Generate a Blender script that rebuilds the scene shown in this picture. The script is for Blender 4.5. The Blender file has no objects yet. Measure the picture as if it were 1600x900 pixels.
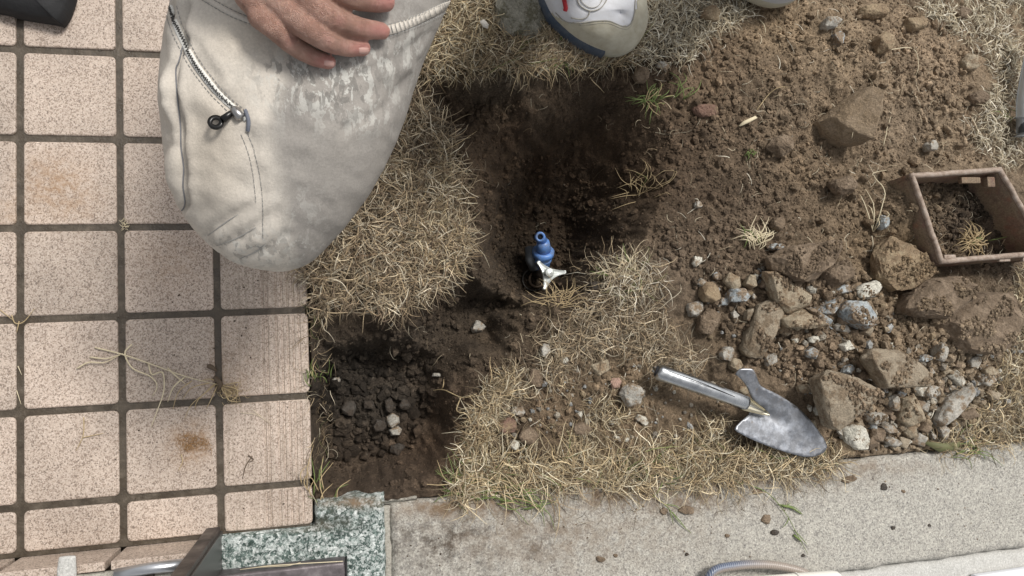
import bpy, bmesh, math, random
import numpy as np
from mathutils import Vector, Matrix, geometry
from mathutils.bvhtree import BVHTree

random.seed(7); RNG = np.random.default_rng(7)
S = bpy.context.scene
COL = S.collection
PITCH = .135

# ------------------------------------------------------------------ camera
def _rot(rx, ry, rz):
    cx, sx, cy, sy, cz, sz = math.cos(rx), math.sin(rx), math.cos(ry), math.sin(ry), math.cos(rz), math.sin(rz)
    return (np.array([[cz, -sz, 0], [sz, cz, 0], [0, 0, 1]]) @ np.array([[cy, 0, sy], [0, 1, 0], [-sy, 0, cy]])
            @ np.array([[1, 0, 0], [0, cx, -sx], [0, sx, cx]]))
CR = _rot(-.0638, -.2249, -.0296)
FL = np.diag([1., -1., -1.])
CT = np.array([-.8179, -.3969, 1.1689]) * PITCH / .15
CAM = FL @ (-CR.T @ CT)
FOC = 1100.
cd = bpy.data.cameras.new('camera'); cam = bpy.data.objects.new('camera', cd); COL.objects.link(cam)
right = FL @ CR[0]; up = -(FL @ CR[1]); back = -(FL @ CR[2])
M = Matrix(((right[0], up[0], back[0], CAM[0]), (right[1], up[1], back[1], CAM[1]), (right[2], up[2], back[2], CAM[2]), (0, 0, 0, 1)))
cam.matrix_world = M
cd.sensor_width = 36; cd.lens = 36 * FOC / 1600; cd.clip_start = .02; cd.clip_end = 500
S.camera = cam
S.render.resolution_x = 1024; S.render.resolution_y = 576

# ------------------------------------------------------------------ light
SUN_EL, SUN_AZ = math.radians(58), math.radians(38)      # azimuth measured from +Y towards +X
w = bpy.data.worlds.new('World'); S.world = w; w.use_nodes = True
nt = w.node_tree; nt.nodes.clear()
sky = nt.nodes.new('ShaderNodeTexSky'); sky.sky_type = 'NISHITA'; sky.sun_disc = False
sky.sun_elevation = SUN_EL; sky.sun_rotation = SUN_AZ; sky.dust_density = 3; sky.air_density = 1.2
hs = nt.nodes.new('ShaderNodeHueSaturation'); hs.inputs['Saturation'].default_value = .12
bg = nt.nodes.new('ShaderNodeBackground'); bg.inputs[1].default_value = .09
wo = nt.nodes.new('ShaderNodeOutputWorld')
nt.links.new(sky.outputs[0], hs.inputs['Color']); nt.links.new(hs.outputs[0], bg.inputs[0]); nt.links.new(bg.outputs[0], wo.inputs[0])
sd = bpy.data.lights.new('sun', 'SUN'); sd.energy = 1.9; sd.angle = math.radians(13); sd.color = (1, .965, .91)
so = bpy.data.objects.new('sun', sd); COL.objects.link(so)
sdir = Vector((math.sin(SUN_AZ) * math.cos(SUN_EL), math.cos(SUN_AZ) * math.cos(SUN_EL), math.sin(SUN_EL)))
so.rotation_euler = sdir.to_track_quat('Z', 'Y').to_euler(); so.location = sdir * 6
S.view_settings.view_transform = 'Standard'; S.view_settings.look = 'None'
S.view_settings.gamma = 1; S.view_settings.exposure = .6

# ------------------------------------------------------------------ projection helpers
def P(px, py, z=0.):
    d = FL @ (CR.T @ np.array([(px - 800) / FOC, (py - 450) / FOC, 1.]))
    s = (z - CAM[2]) / d[2]
    return Vector(CAM + s * d)
def Pa(px, py, z):                      # vectorised
    px = np.asarray(px, float); py = np.asarray(py, float)
    d = np.stack([(px - 800) / FOC, (py - 450) / FOC, np.ones_like(px)], -1) @ CR @ FL
    s = (z - CAM[2]) / d[..., 2]
    return CAM + s[..., None] * d
def proj(V):
    X = (np.asarray(V) @ FL) @ CR.T + CT
    return 800 + FOC * X[..., 0] / X[..., 2], 450 + FOC * X[..., 1] / X[..., 2]

# ------------------------------------------------------------------ noise
def _h(ix, iy, seed):
    n = (ix.astype(np.int64) * 374761393 + iy.astype(np.int64) * 668265263 + seed * 2147483647 + 12345) & 0xffffffff
    n = ((n ^ (n >> 13)) * 1274126177) & 0xffffffff
    n = (n ^ (n >> 16)) * 2246822519 & 0xffffffff
    return ((n ^ (n >> 15)) & 0xffffff) / float(0xffffff)
def vnoise(x, y, sc, seed=0):
    x = x / sc; y = y / sc
    ix = np.floor(x); iy = np.floor(y); fx = x - ix; fy = y - iy
    fx = fx * fx * (3 - 2 * fx); fy = fy * fy * (3 - 2 * fy)
    a = _h(ix, iy, seed); b = _h(ix + 1, iy, seed); c = _h(ix, iy + 1, seed); d = _h(ix + 1, iy + 1, seed)
    return (a * (1 - fx) + b * fx) * (1 - fy) + (c * (1 - fx) + d * fx) * fy - .5
def fbm(x, y, sc, seed=0, o=4):
    r = 0; a = 1
    for k in range(o):
        r = r + a * vnoise(x + 13.1 * k, y - 7.7 * k, sc / 2 ** k, seed + k); a *= .5
    return r
def domes(x, y, cell, seed, dens=1.):
    """rounded crumbs: highest hemisphere of a jittered ball per cell"""
    gx = x / cell + .55 * vnoise(x, y, cell * .55, seed + 200) + .25 * vnoise(x, y, cell * .22, seed + 203); gy = y / cell + .55 * vnoise(x, y, cell * .55, seed + 201) + .25 * vnoise(x, y, cell * .22, seed + 204)
    ix = np.floor(gx); iy = np.floor(gy); best = np.zeros_like(x)
    for dx in (-1, 0, 1):
        for dy in (-1, 0, 1):
            cx = ix + dx; cy = iy + dy
            jx = cx + .15 + .7 * _h(cx, cy, seed); jy = cy + .15 + .7 * _h(cx, cy, seed + 50)
            r = .3 + .38 * _h(cx, cy, seed + 99)
            r = np.where(_h(cx, cy, seed + 7) < dens, r, 0)
            an = _h(cx, cy, seed + 31) * 3.14; ca, sa = np.cos(an), np.sin(an); st = 1 + .5 * _h(cx, cy, seed + 12)
            ux = (gx - jx) * ca + (gy - jy) * sa; uy = (-(gx - jx) * sa + (gy - jy) * ca) * st
            d2 = ux ** 2 + uy ** 2
            cut = r * (.45 + .5 * _h(cx, cy, seed + 61)) + (ux * (_h(cx, cy, seed + 62) - .5) + uy * (_h(cx, cy, seed + 63) - .5)) * 1.2
            best = np.maximum(best, np.minimum(np.sqrt(np.maximum(r * r - d2, 0)), np.maximum(cut, 0)))
    return best * cell
def smooth(a, b, x):
    t = np.clip((x - a) / (b - a), 0, 1); return t * t * (3 - 2 * t)
def pip(x, y, poly):
    ins = np.zeros(x.shape, bool); n = len(poly)
    for i in range(n):
        x1, y1 = poly[i]; x2, y2 = poly[(i + 1) % n]
        c = ((y1 > y) != (y2 > y)) & (x < (x2 - x1) * (y - y1) / ((y2 - y1) if y2 != y1 else 1e-9) + x1)
        ins ^= c
    return ins
def segd(x, y, poly, closed=True):
    d = np.full(x.shape, 1e9); n = len(poly)
    for i in range(n if closed else n - 1):
        x1, y1 = poly[i]; x2, y2 = poly[(i + 1) % n]
        l = (x2 - x1) ** 2 + (y2 - y1) ** 2 + 1e-12
        t = np.clip(((x - x1) * (x2 - x1) + (y - y1) * (y2 - y1)) / l, 0, 1)
        d = np.minimum(d, (x - x1 - t * (x2 - x1)) ** 2 + (y - y1 - t * (y2 - y1)) ** 2)
    return np.sqrt(d)
def sdist(x, y, poly):                   # negative inside
    d = segd(x, y, poly); return np.where(pip(x, y, poly), -d, d)
def W(poly, z=0.):
    return [tuple(P(a, b, z)[:2]) for a, b in poly]

# ------------------------------------------------------------------ materials
def mat(name, base=(.5, .5, .5), rough=.8, metal=0., coat=0.):
    m = bpy.data.materials.new(name); m.use_nodes = True
    b = m.node_tree.nodes['Principled BSDF']
    b.inputs['Base Color'].default_value = (*base, 1); b.inputs['Roughness'].default_value = rough
    b.inputs['Metallic'].default_value = metal; b.inputs['Coat Weight'].default_value = coat
    return m
class N:
    """tiny node builder working in world position space"""
    def __init__(s, m):
        s.t = m.node_tree; s.b = s.t.nodes['Principled BSDF']; s.g = s.t.nodes.new('ShaderNodeNewGeometry')
        s.pos = s.g.outputs['Position']
    def l(s, a, b): s.t.links.new(a, b)
    def noise(s, scale, detail=4, rough=.6, vec=None, out='Fac', dist=0.):
        n = s.t.nodes.new('ShaderNodeTexNoise'); n.inputs['Scale'].default_value = scale
        n.inputs['Detail'].default_value = detail; n.inputs['Roughness'].default_value = rough; n.inputs['Distortion'].default_value = dist
        s.l(vec or s.pos, n.inputs['Vector']); return n.outputs[out]
    def vor(s, scale, feat='F1', out='Distance', vec=None, rnd=1.):
        n = s.t.nodes.new('ShaderNodeTexVoronoi'); n.feature = feat; n.inputs['Scale'].default_value = scale
        n.inputs['Randomness'].default_value = rnd
        s.l(vec or s.pos, n.inputs['Vector']); return n.outputs[out]
    def ramp(s, fac, stops, interp='LINEAR'):
        n = s.t.nodes.new('ShaderNodeValToRGB'); e = n.color_ramp.elements; n.color_ramp.interpolation = interp
        while len(e) < len(stops): e.new(.5)
        for k, (p, c) in enumerate(stops):
            e[k].position = p; e[k].color = (*c, 1) if not isinstance(c, (int, float)) else (c, c, c, 1)
        s.l(fac, n.inputs[0]); return n.outputs[0]
    def mix(s, fac, a, b, mode='MIX'):
        n = s.t.nodes.new('ShaderNodeMix'); n.data_type = 'RGBA'; n.blend_type = mode
        for v, i in ((fac, 0), (a, 6), (b, 7)):
            if isinstance(v, (int, float)): n.inputs[i].default_value = v if i == 0 else (v, v, v, 1)
            elif isinstance(v, tuple): n.inputs[i].default_value = (*v, 1)
            else: s.l(v, n.inputs[i])
        return n.outputs[2]
    def math(s, op, a, b=0.):
        n = s.t.nodes.new('ShaderNodeMath'); n.operation = op
        for v, i in ((a, 0), (b, 1)):
            if isinstance(v, (int, float)): n.inputs[i].default_value = v
            else: s.l(v, n.inputs[i])
        return n.outputs[0]
    def attr(s, name, out='Color'):
        n = s.t.nodes.new('ShaderNodeAttribute'); n.attribute_name = name; return n.outputs[out]
    def info(s, out='Random'):
        n = s.t.nodes.new('ShaderNodeObjectInfo'); return n.outputs[out]
    def scale(s, sx, sy, sz, rz=0.):
        n = s.t.nodes.new('ShaderNodeMapping'); n.inputs['Scale'].default_value = (sx, sy, sz); n.inputs['Rotation'].default_value = (0, 0, rz)
        s.l(s.pos, n.inputs[0]); return n.outputs[0]
    def bump(s, h, dist=.002, strength=1.):
        n = s.t.nodes.new('ShaderNodeBump'); n.inputs['Distance'].default_value = dist; n.inputs['Strength'].default_value = strength
        s.l(h, n.inputs['Height']); s.l(n.outputs[0], s.b.inputs['Normal'])
    def base(s, c): s.l(c, s.b.inputs['Base Color'])
    def rough(s, r): s.l(r, s.b.inputs['Roughness'])

def soil_mat(name, src):
    m = mat(name, rough=.95); n = N(m)
    c = n.attr('Col') if src == 'attr' else n.info('Color')
    g = n.ramp(n.noise(330, 6, .8), [(.3, .35), (.5, 1.), (.7, 1.9)])
    g2 = n.ramp(n.noise(45, 4, .6), [(.3, .72), (.7, 1.3)])
    c = n.mix(1., c, g, 'MULTIPLY'); c = n.mix(1., c, g2, 'MULTIPLY')
    sp = n.ramp(n.vor(330, out='Color'), [(.955, 0.), (.97, 1.)])
    c = n.mix(n.math('MULTIPLY', sp, .5), c, (.30, .27, .22)); n.base(c)
    n.bump(n.math('ADD', n.noise(420, 4, .7), n.math('MULTIPLY', n.noise(130, 3, .6), 1.5)), .0022, .9)
    m.node_tree.nodes['Principled BSDF'].inputs['Specular IOR Level'].default_value = .25
    return m
M_soil = soil_mat('soil', 'attr'); M_clod = soil_mat('clod', 'info')

def m_attr(name, rough=.7, spec=.3, var=.25):
    m = mat(name, rough=rough); n = N(m)
    c = n.mix(1., n.attr('Col'), n.ramp(n.noise(300, 2), [(.3, 1 - var), (.7, 1 + var)]), 'MULTIPLY'); n.base(c)
    n.b.inputs['Specular IOR Level'].default_value = spec; return m
M_straw = m_attr('straw', .75, .25)

def m_tile(grooved=False):
    m = mat('tile_ceramic', rough=.5); n = N(m)
    wp_ = n.mix(.0035, n.pos, n.noise(500, 3, .7, out='Color'), 'ADD'); cell = n.vor(610, out='Color', vec=wp_)
    sp = n.ramp(cell, [(0, (.505, .42, .35)), (.38, (.425, .345, .285)), (.50, (.57, .485, .415)), (.64, (.27, .21, .165)), (.79, (.165, .128, .10)), (.90, (.36, .285, .225))], 'CONSTANT')
    fine = n.ramp(n.noise(900, 3, .7), [(.3, .78), (.7, 1.2)])
    c = n.mix(1., sp, fine, 'MULTIPLY'); c = n.mix(.12, c, (.50, .40, .335))
    tint = n.ramp(n.info(), [(0, (.88, .87, .86)), (1, (1.06, 1.04, 1.03))]); c = n.mix(1., c, tint, 'MULTIPLY')
    big = n.ramp(n.noise(7, 4, .6), [(.35, .86), (.62, 1.06)]); c = n.mix(1., c, big, 'MULTIPLY')
    if grooved:
        c = n.mix(n.math('MULTIPLY', n.ramp(n.noise(60, 4, .7, n.scale(4.5, .10, 1)), [(.45, 0.), (.66, 1.)]), .55), c, (.27, .22, .17))
    st = n.math('MULTIPLY', n.attr('dirt', 'Fac'), n.ramp(n.noise(70, 4, .7), [(.35, .1), (.6, 1.)]))
    c = n.mix(st, c, (.30, .17, .075)); n.base(c)
    n.rough(n.ramp(n.noise(9, 3), [(.35, .36), (.65, .62)]))
    n.bump(n.noise(700, 3, .7), .0007, .8); return m
M_tile = m_tile(); M_tile_g = m_tile(True)
def m_grout():
    m = mat('grout', rough=.35); n = N(m)
    c = n.ramp(n.noise(60, 5, .7), [(.3, (.045, .034, .023)), (.55, (.075, .058, .04)), (.8, (.15, .12, .09))]); n.base(c)
    n.rough(n.ramp(n.noise(30, 3), [(.35, .16), (.65, .6)])); n.bump(n.noise(300, 4), .0012, .7); return m
M_grout = m_grout()
def m_granular(name, stops, scale, stain, sdir=1.):
    m = mat(name, rough=.85); n = N(m)
    wp_ = n.mix(1.6 / scale, n.pos, n.noise(scale * .7, 3, .7, out='Color'), 'ADD'); c = n.ramp(n.vor(scale, out='Color', rnd=1., vec=wp_), stops, 'CONSTANT')
    cb_ = n.ramp(n.vor(scale * 2.3, out='Color', rnd=1., vec=wp_), stops, 'CONSTANT'); c = n.mix(.45, c, cb_)
    c2 = n.ramp(n.noise(scale * .8, 4, .7), [(.3, .72), (.7, 1.28)]); c = n.mix(1., c, c2, 'MULTIPLY')
    s1 = n.ramp(n.noise(16, 6, .75), [(.38, 0.), (.58, 1.)]); s2 = n.ramp(n.noise(70, 4, .7), [(.4, .1), (.6, 1.)])
    mask = n.math('MULTIPLY', n.math('MULTIPLY', s1, s2), n.attr('dirt', 'Fac'))
    c = n.mix(mask, c, stain)
    br = n.math('MULTIPLY', n.attr('mud', 'Fac'), n.ramp(n.noise(40, 5, .7), [(.32, 0.), (.6, 1.)]))
    c = n.mix(br, c, (.17, .115, .07)); n.base(c)
    n.bump(n.noise(scale * .9, 4, .7), .002, .8); return m
M_kerb = m_granular('kerb_granite', [(0, (.43, .405, .355)), (.35, (.31, .295, .265)), (.55, (.52, .50, .44)), (.72, (.17, .16, .15)), (.86, (.38, .355, .31))], 360, (.07, .06, .05))
M_green = m_granular('green_granite', [(0, (.42, .46, .44)), (.26, (.06, .09, .08)), (.44, (.60, .63, .61)), (.58, (.025, .045, .038)), (.72, (.18, .23, .21)), (.86, (.74, .76, .74))], 200, (.03, .04, .03))
M_gutter = m_granular('gutter_concrete', [(0, (.50, .49, .46)), (.5, (.56, .55, .52)), (.85, (.44, .43, .40))], 420, (.3, .28, .25))

def m_rock(name, c1, c2, dirt=.5, dirtc=(.2, .14, .085)):
    m = mat(name, rough=.88); n = N(m)
    c = n.ramp(n.noise(55, 6, .7), [(.3, c1), (.7, c2)])
    c = n.mix(1., c, n.ramp(n.noise(380, 4, .75), [(.3, .62), (.7, 1.42)]), 'MULTIPLY')
    dm = n.ramp(n.noise(38, 6, .75, n.scale(1, 1, 1.3)), [(.58 - dirt * .25, 0.), (.66 - dirt * .25, 1.)])
    dcol = n.mix(1., dirtc, n.ramp(n.noise(300, 5, .7), [(.3, .5), (.7, 1.6)]), 'MULTIPLY')
    c = n.mix(n.math('MULTIPLY', dm, .92), c, dcol); n.base(c)
    n.bump(n.math('ADD', n.noise(320, 5, .75), n.noise(90, 4, .7)), .0025, .9); return m
RK = {
 'brown': m_rock('rock_brown', (.17, .125, .085), (.26, .195, .135), .6, (.14, .10, .065)),
 'rock': m_rock('rock_dusty', (.17, .125, .08), (.30, .225, .15), .45, (.20, .145, .09)),
 'tan': m_rock('rock_tan', (.26, .21, .145), (.38, .32, .23), .4),
 'slab': m_rock('rock_slab', (.23, .185, .13), (.34, .285, .21), .45, (.17, .125, .08)),
 'grey': m_rock('rock_grey', (.26, .245, .215), (.46, .43, .375), .4),
 'bluegrey': m_rock('rock_bluegrey', (.20, .225, .24), (.48, .51, .51), .42),
 'white': m_rock('rock_white', (.44, .42, .35), (.66, .63, .55), .25),
 'ochre': m_rock('rock_ochre', (.22, .155, .09), (.33, .26, .17), .45),
 'rust': m_rock('rock_rust', (.15, .085, .06), (.21, .13, .095), .35),
 'pink': m_rock('rock_pink', (.34, .21, .16), (.42, .28, .22), .2),
 'dark': m_rock('rock_dark', (.045, .038, .031), (.085, .072, .06), .55, (.045, .033, .023)),
}

# ------------------------------------------------------------------ object helpers
def wl(o):
    v = Vector((0, 0, 0))
    while o is not None: v = v + o.location; o = o.parent
    return v
def tag(o, label=None, cat=None, group=None, kind=None):
    if label: o['label'] = label
    if cat: o['category'] = cat
    if group: o['group'] = group
    if kind: o['kind'] = kind
    return o
def thing(name, loc, label, cat, group=None):
    o = bpy.data.objects.new(name, None); COL.objects.link(o); o.location = loc; o.empty_display_size = .02
    return tag(o, label, cat, group)
def mesh_obj(name, V, F, m, parent=None, origin=None, smooth=True, col=None, fattr=None):
    V = np.asarray(V, float).reshape(-1, 3)
    off = wl(parent) if parent is not None else Vector(origin if origin is not None else (0, 0, 0))
    V = V - np.array(off)
    me = bpy.data.meshes.new(name)
    if isinstance(F, np.ndarray):
        k = F.shape[1]
        me.vertices.add(len(V)); me.vertices.foreach_set('co', V.ravel())
        me.loops.add(F.size); me.loops.foreach_set('vertex_index', F.ravel().astype(np.int32))
        me.polygons.add(len(F)); me.polygons.foreach_set('loop_start', np.arange(0, F.size, k, dtype=np.int32))
        me.update(calc_edges=True); me.validate()
    else:
        me.from_pydata([tuple(v) for v in V], [], F)
    me.polygons.foreach_set('use_smooth', np.full(len(me.polygons), smooth)); me.update()
    if col is not None:
        a = me.color_attributes.new('Col', 'FLOAT_COLOR', 'POINT'); c = np.ones((len(V), 4)); c[:, :3] = col; a.data.foreach_set('color', c.ravel())
    for k, v in (fattr or {}).items():
        a = me.attributes.new(k, 'FLOAT', 'POINT'); a.data.foreach_set('value', np.asarray(v, np.float32))
    me.materials.append(m)
    o = bpy.data.objects.new(name, me); COL.objects.link(o)
    if parent is not None: o.parent = parent
    else: o.location = off
    return o
def bm_obj(name, bm, m, parent=None, origin=None, smooth=False, **k):
    bm.verts.ensure_lookup_table(); bm.verts.index_update()
    V = [v.co[:] for v in bm.verts]; F = [[v.index for v in f.verts] for f in bm.faces]; bm.free()
    return mesh_obj(name, V, F, m, parent, origin, smooth, **k)
def bm_box(bm, a, b, bev=0.):
    r = bmesh.ops.create_cube(bm, size=1.); vs = r['verts']
    for v in vs: v.co = Vector([a[i] + (v.co[i] + .5) * (b[i] - a[i]) for i in range(3)])
    if bev:
        es = list({e for v in vs for e in v.link_edges}); bmesh.ops.bevel(bm, geom=es, offset=bev, segments=2, affect='EDGES', profile=.7)
def tube(path, rad, n=8, cap=True):
    """closed tube along points; rad scalar or list. returns V, F"""
    path = [Vector(p) for p in path]; k = len(path)
    rad = [rad] * k if isinstance(rad, (int, float)) else rad
    V = []; F = []; pu = None
    for i, p in enumerate(path):
        t = (path[min(i + 1, k - 1)] - path[max(i - 1, 0)]).normalized()
        if pu is None: pu = t.orthogonal().normalized()
        u = (pu - t * pu.dot(t)).normalized(); pu = u; v = t.cross(u)
        r = rad[i]; ru, rv = (r if isinstance(r, tuple) else (r, r))
        for j in range(n):
            a = 2 * math.pi * j / n; V.append(p + u * (ru * math.cos(a)) + v * (rv * math.sin(a)))
    for i in range(k - 1):
        for j in range(n):
            F.append([i * n + j, i * n + (j + 1) % n, (i + 1) * n + (j + 1) % n, (i + 1) * n + j])
    if cap: F.append(list(range(n))[::-1]); F.append([(k - 1) * n + j for j in range(n)])
    return V, F
def join(parts):
    V = []; F = []
    for v, f in parts:
        o = len(V); V += [tuple(x) for x in v]; F += [[i + o for i in g] for g in f]
    return V, F
def spline(pts, n=6):
    """Catmull-Rom through points of any dimension"""
    p = [np.array(q, float) for q in pts]; p = [2 * p[0] - p[1]] + p + [2 * p[-1] - p[-2]]; out = []
    for i in range(1, len(p) - 2):
        for k in range(n):
            t = k / n
            out.append(.5 * ((2 * p[i]) + (-p[i - 1] + p[i + 1]) * t + (2 * p[i - 1] - 5 * p[i] + 4 * p[i + 1] - p[i + 2]) * t * t + (-p[i - 1] + 3 * p[i] - 3 * p[i + 1] + p[i + 2]) * t ** 3))
    out.append(p[-2]); return out

# ================================================================== GROUND
XE = 3 * PITCH - .001                                   # right edge of the tiled terrace
Z_KERB = .004; KY0, KY1 = -.719, -.925
def bowls():
    B = []
    # (rim px polygon, floor px polygon, depth)
    B.append(([(770, 128), (840, 118), (905, 112), (960, 116), (1010, 150), (1040, 195), (1048, 250), (1040, 300), (1022, 335), (1005, 362), (985, 388), (968, 425), (940, 458), (870, 476), (810, 478), (765, 460), (756, 400), (742, 310), (728, 240), (735, 170)],
              [(808, 340), (855, 325), (885, 330), (890, 365), (880, 425), (858, 452), (815, 452), (798, 400)], .21))
    B.append(([(490, 520), (560, 492), (640, 505), (700, 470), (760, 440), (800, 470), (850, 480), (868, 500), (810, 535), (770, 580), (738, 625), (728, 680), (700, 735), (650, 765), (560, 778), (483, 770), (482, 640)],
              [(505, 590), (570, 560), (640, 565), (665, 600), (665, 650), (630, 690), (580, 715), (510, 725), (495, 660)], .13))
    B.append(([(640, 150), (680, 128), (730, 120), (800, 125), (850, 150), (840, 230), (740, 250), (700, 225), (655, 200)],
              [(690, 160), (760, 150), (800, 190), (770, 210), (710, 190)], .055))
    B.append(([(690, 440), (740, 430), (800, 455), (850, 470), (835, 510), (770, 545), (700, 570), (640, 545), (640, 500)],
              [(740, 470), (790, 480), (750, 515), (690, 525)], .10))
    return [(W(r), W(f, -d), d) for r, f, d in B]
BOWL = bowls()
MOUND = [((1330, 560), .17, .15, .045), ((1250, 440), .16, .10, .035), ((1480, 500), .17, .11, .035), ((1300, 100), .30, .16, .035), ((1180, 260), .16, .12, .018), ((1395, 335), .055, .10, .045),
         ((600, 330), .16, .20, .012), ((950, 600), .25, .10, .006)]
MOUND = [(P(a, b)[:2], rx, ry, h) for (a, b), rx, ry, h in MOUND]
CPTS = [  # colour control points: px, py, rgb (dry on the heap; in the pit wet soil plus painted-in shade)
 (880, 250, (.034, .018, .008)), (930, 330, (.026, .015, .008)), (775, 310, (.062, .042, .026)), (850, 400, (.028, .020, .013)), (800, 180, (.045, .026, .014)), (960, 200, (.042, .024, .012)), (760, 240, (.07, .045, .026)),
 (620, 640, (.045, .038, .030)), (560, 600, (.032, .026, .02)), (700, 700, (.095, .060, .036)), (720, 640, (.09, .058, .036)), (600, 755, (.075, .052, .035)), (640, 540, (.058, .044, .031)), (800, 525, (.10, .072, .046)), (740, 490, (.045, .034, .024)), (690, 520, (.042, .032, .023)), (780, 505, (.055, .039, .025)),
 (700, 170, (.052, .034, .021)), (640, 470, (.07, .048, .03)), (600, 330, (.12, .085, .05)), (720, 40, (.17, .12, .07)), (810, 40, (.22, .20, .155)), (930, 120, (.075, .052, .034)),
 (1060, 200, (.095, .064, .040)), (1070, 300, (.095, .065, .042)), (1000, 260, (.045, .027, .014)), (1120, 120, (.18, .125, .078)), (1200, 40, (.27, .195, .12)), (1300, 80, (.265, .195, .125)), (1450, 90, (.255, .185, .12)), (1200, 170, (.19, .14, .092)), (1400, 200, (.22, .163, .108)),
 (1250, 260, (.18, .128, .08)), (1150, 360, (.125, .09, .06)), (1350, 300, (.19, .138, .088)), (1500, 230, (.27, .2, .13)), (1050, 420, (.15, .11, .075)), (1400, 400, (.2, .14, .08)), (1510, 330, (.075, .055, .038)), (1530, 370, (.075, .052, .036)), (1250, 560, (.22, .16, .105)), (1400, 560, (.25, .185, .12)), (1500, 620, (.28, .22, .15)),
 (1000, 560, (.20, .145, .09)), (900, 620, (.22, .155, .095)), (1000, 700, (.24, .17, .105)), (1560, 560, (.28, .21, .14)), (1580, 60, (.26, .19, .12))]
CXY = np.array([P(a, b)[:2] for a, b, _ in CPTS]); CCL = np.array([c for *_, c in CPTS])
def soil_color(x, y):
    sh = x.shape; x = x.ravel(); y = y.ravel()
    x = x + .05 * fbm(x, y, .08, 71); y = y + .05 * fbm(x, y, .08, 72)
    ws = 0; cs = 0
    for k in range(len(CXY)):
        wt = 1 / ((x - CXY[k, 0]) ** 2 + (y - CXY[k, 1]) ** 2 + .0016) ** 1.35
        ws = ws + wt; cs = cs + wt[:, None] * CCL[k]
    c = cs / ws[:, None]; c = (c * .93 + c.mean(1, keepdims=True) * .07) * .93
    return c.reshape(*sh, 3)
BOXW = W([(1420, 272), (1562, 262), (1640, 398), (1468, 412)], .045)
def base_height(x, y):
    h = np.full(x.shape, -.006)
    for (cx, cy), rx, ry, a in MOUND:
        h = h + a * np.exp(-(((x - cx) / rx) ** 2 + ((y - cy) / ry) ** 2) * 1.6)
    h = h + .010 * fbm(x, y, .15, 3)
    wx = x + .026 * fbm(x, y, .06, 11, 4); wy = y + .026 * fbm(x, y, .06, 12, 4)
    for rim, flo, d in BOWL:
        di = sdist(wx, wy, rim); df = np.maximum(sdist(wx, wy, flo), 0)
        t = np.where(di < 0, -di / (-di + df + 1e-6), 0)
        prof = (.45 * t ** .8 + .55 * smooth(0, 1, t)) if d > .18 else smooth(0, 1, t)
        hb = h * (1 - prof) - d * prof + (.018 * fbm(x, y, .05, 21) * smooth(0, .4, t))
        h = np.minimum(h, np.where(di < 0, hb, h))
    # keep below kerb near it, drop underneath
    h = np.where(y < KY0 + .06, np.minimum(h, Z_KERB - .004 + (y - KY0) * .35 + .004 * fbm(x, y, .03, 5)), h)
    dk = smooth(KY0 + .004, KY0 - .012, y); h = h * (1 - dk) + (-.16) * dk
    # grass side strip right against the tiles, and below the slab
    dt = smooth(XE + .006, XE - .02, x); h = h * (1 - dt) + np.minimum(h, -.14) * dt
    db = sdist(x, y, BOXW); h = np.where(db < -.003, -.004 + .014 * fbm(x, y, .05, 8), h)
    far = smooth(2.3, 3.2, np.hypot(x - .9, y + .3)); h = h * (1 - far) - .02 * far
    h = np.where((y < KY1 - .45), -.03, h)
    return h
ROUGHF = lambda x, y: None
GRASSP = {
 'patch': [(648, 155), (690, 205), (708, 260), (718, 330), (724, 400), (722, 418), (680, 448), (640, 480), (590, 480), (545, 462), (495, 485), (484, 420), (470, 300), (560, 120)],
 'top': [(650, 0), (800, -60), (870, -40), (860, 40), (900, 75), (1000, 88), (990, 108), (905, 108), (800, 112), (745, 112), (690, 118), (645, 128)],
 'shoe': [(985, -60), (1180, -60), (1165, 20), (1110, 60), (1085, 95), (1030, 105), (985, 92), (1003, 40)],
 'mid': [(960, 395), (1000, 400), (1050, 445), (1090, 520), (1135, 560), (1150, 600), (1040, 600), (1000, 560), (880, 590), (760, 640), (745, 625), (800, 560), (865, 510), (925, 470)],
 'low': [(745, 610), (800, 575), (900, 600), (1010, 640), (1150, 655), (1200, 700), (1300, 712), (1300, 735), (1110, 748), (860, 765), (700, 775), (735, 690)],
 'edge': [(700, 748), (760, 710), (900, 712), (1100, 690), (1300, 715), (1310, 733), (1110, 752), (860, 768), (700, 777)],
 'ne': [(1470, -80), (1800, -80), (1800, 300), (1565, 262), (1520, 232), (1500, 180), (1560, 120), (1490, 60), (1390, 0)],
 'east': [(1585, 420), (1800, 400), (1800, 690), (1600, 698), (1450, 705), (1440, 690), (1500, 662), (1540, 610), (1580, 540)],
}
GW = {k: W(v) for k, v in GRASSP.items()}
def grassmask(x, y):
    g = np.zeros(x.shape)
    for k, a in (('patch', 1), ('top', 1), ('shoe', .7), ('mid', .6), ('low', .7), ('ne', .6), ('east', .9)):
        g = np.maximum(g, a * smooth(.012, -.012, sdist(x, y, GW[k])))
    return g
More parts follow.
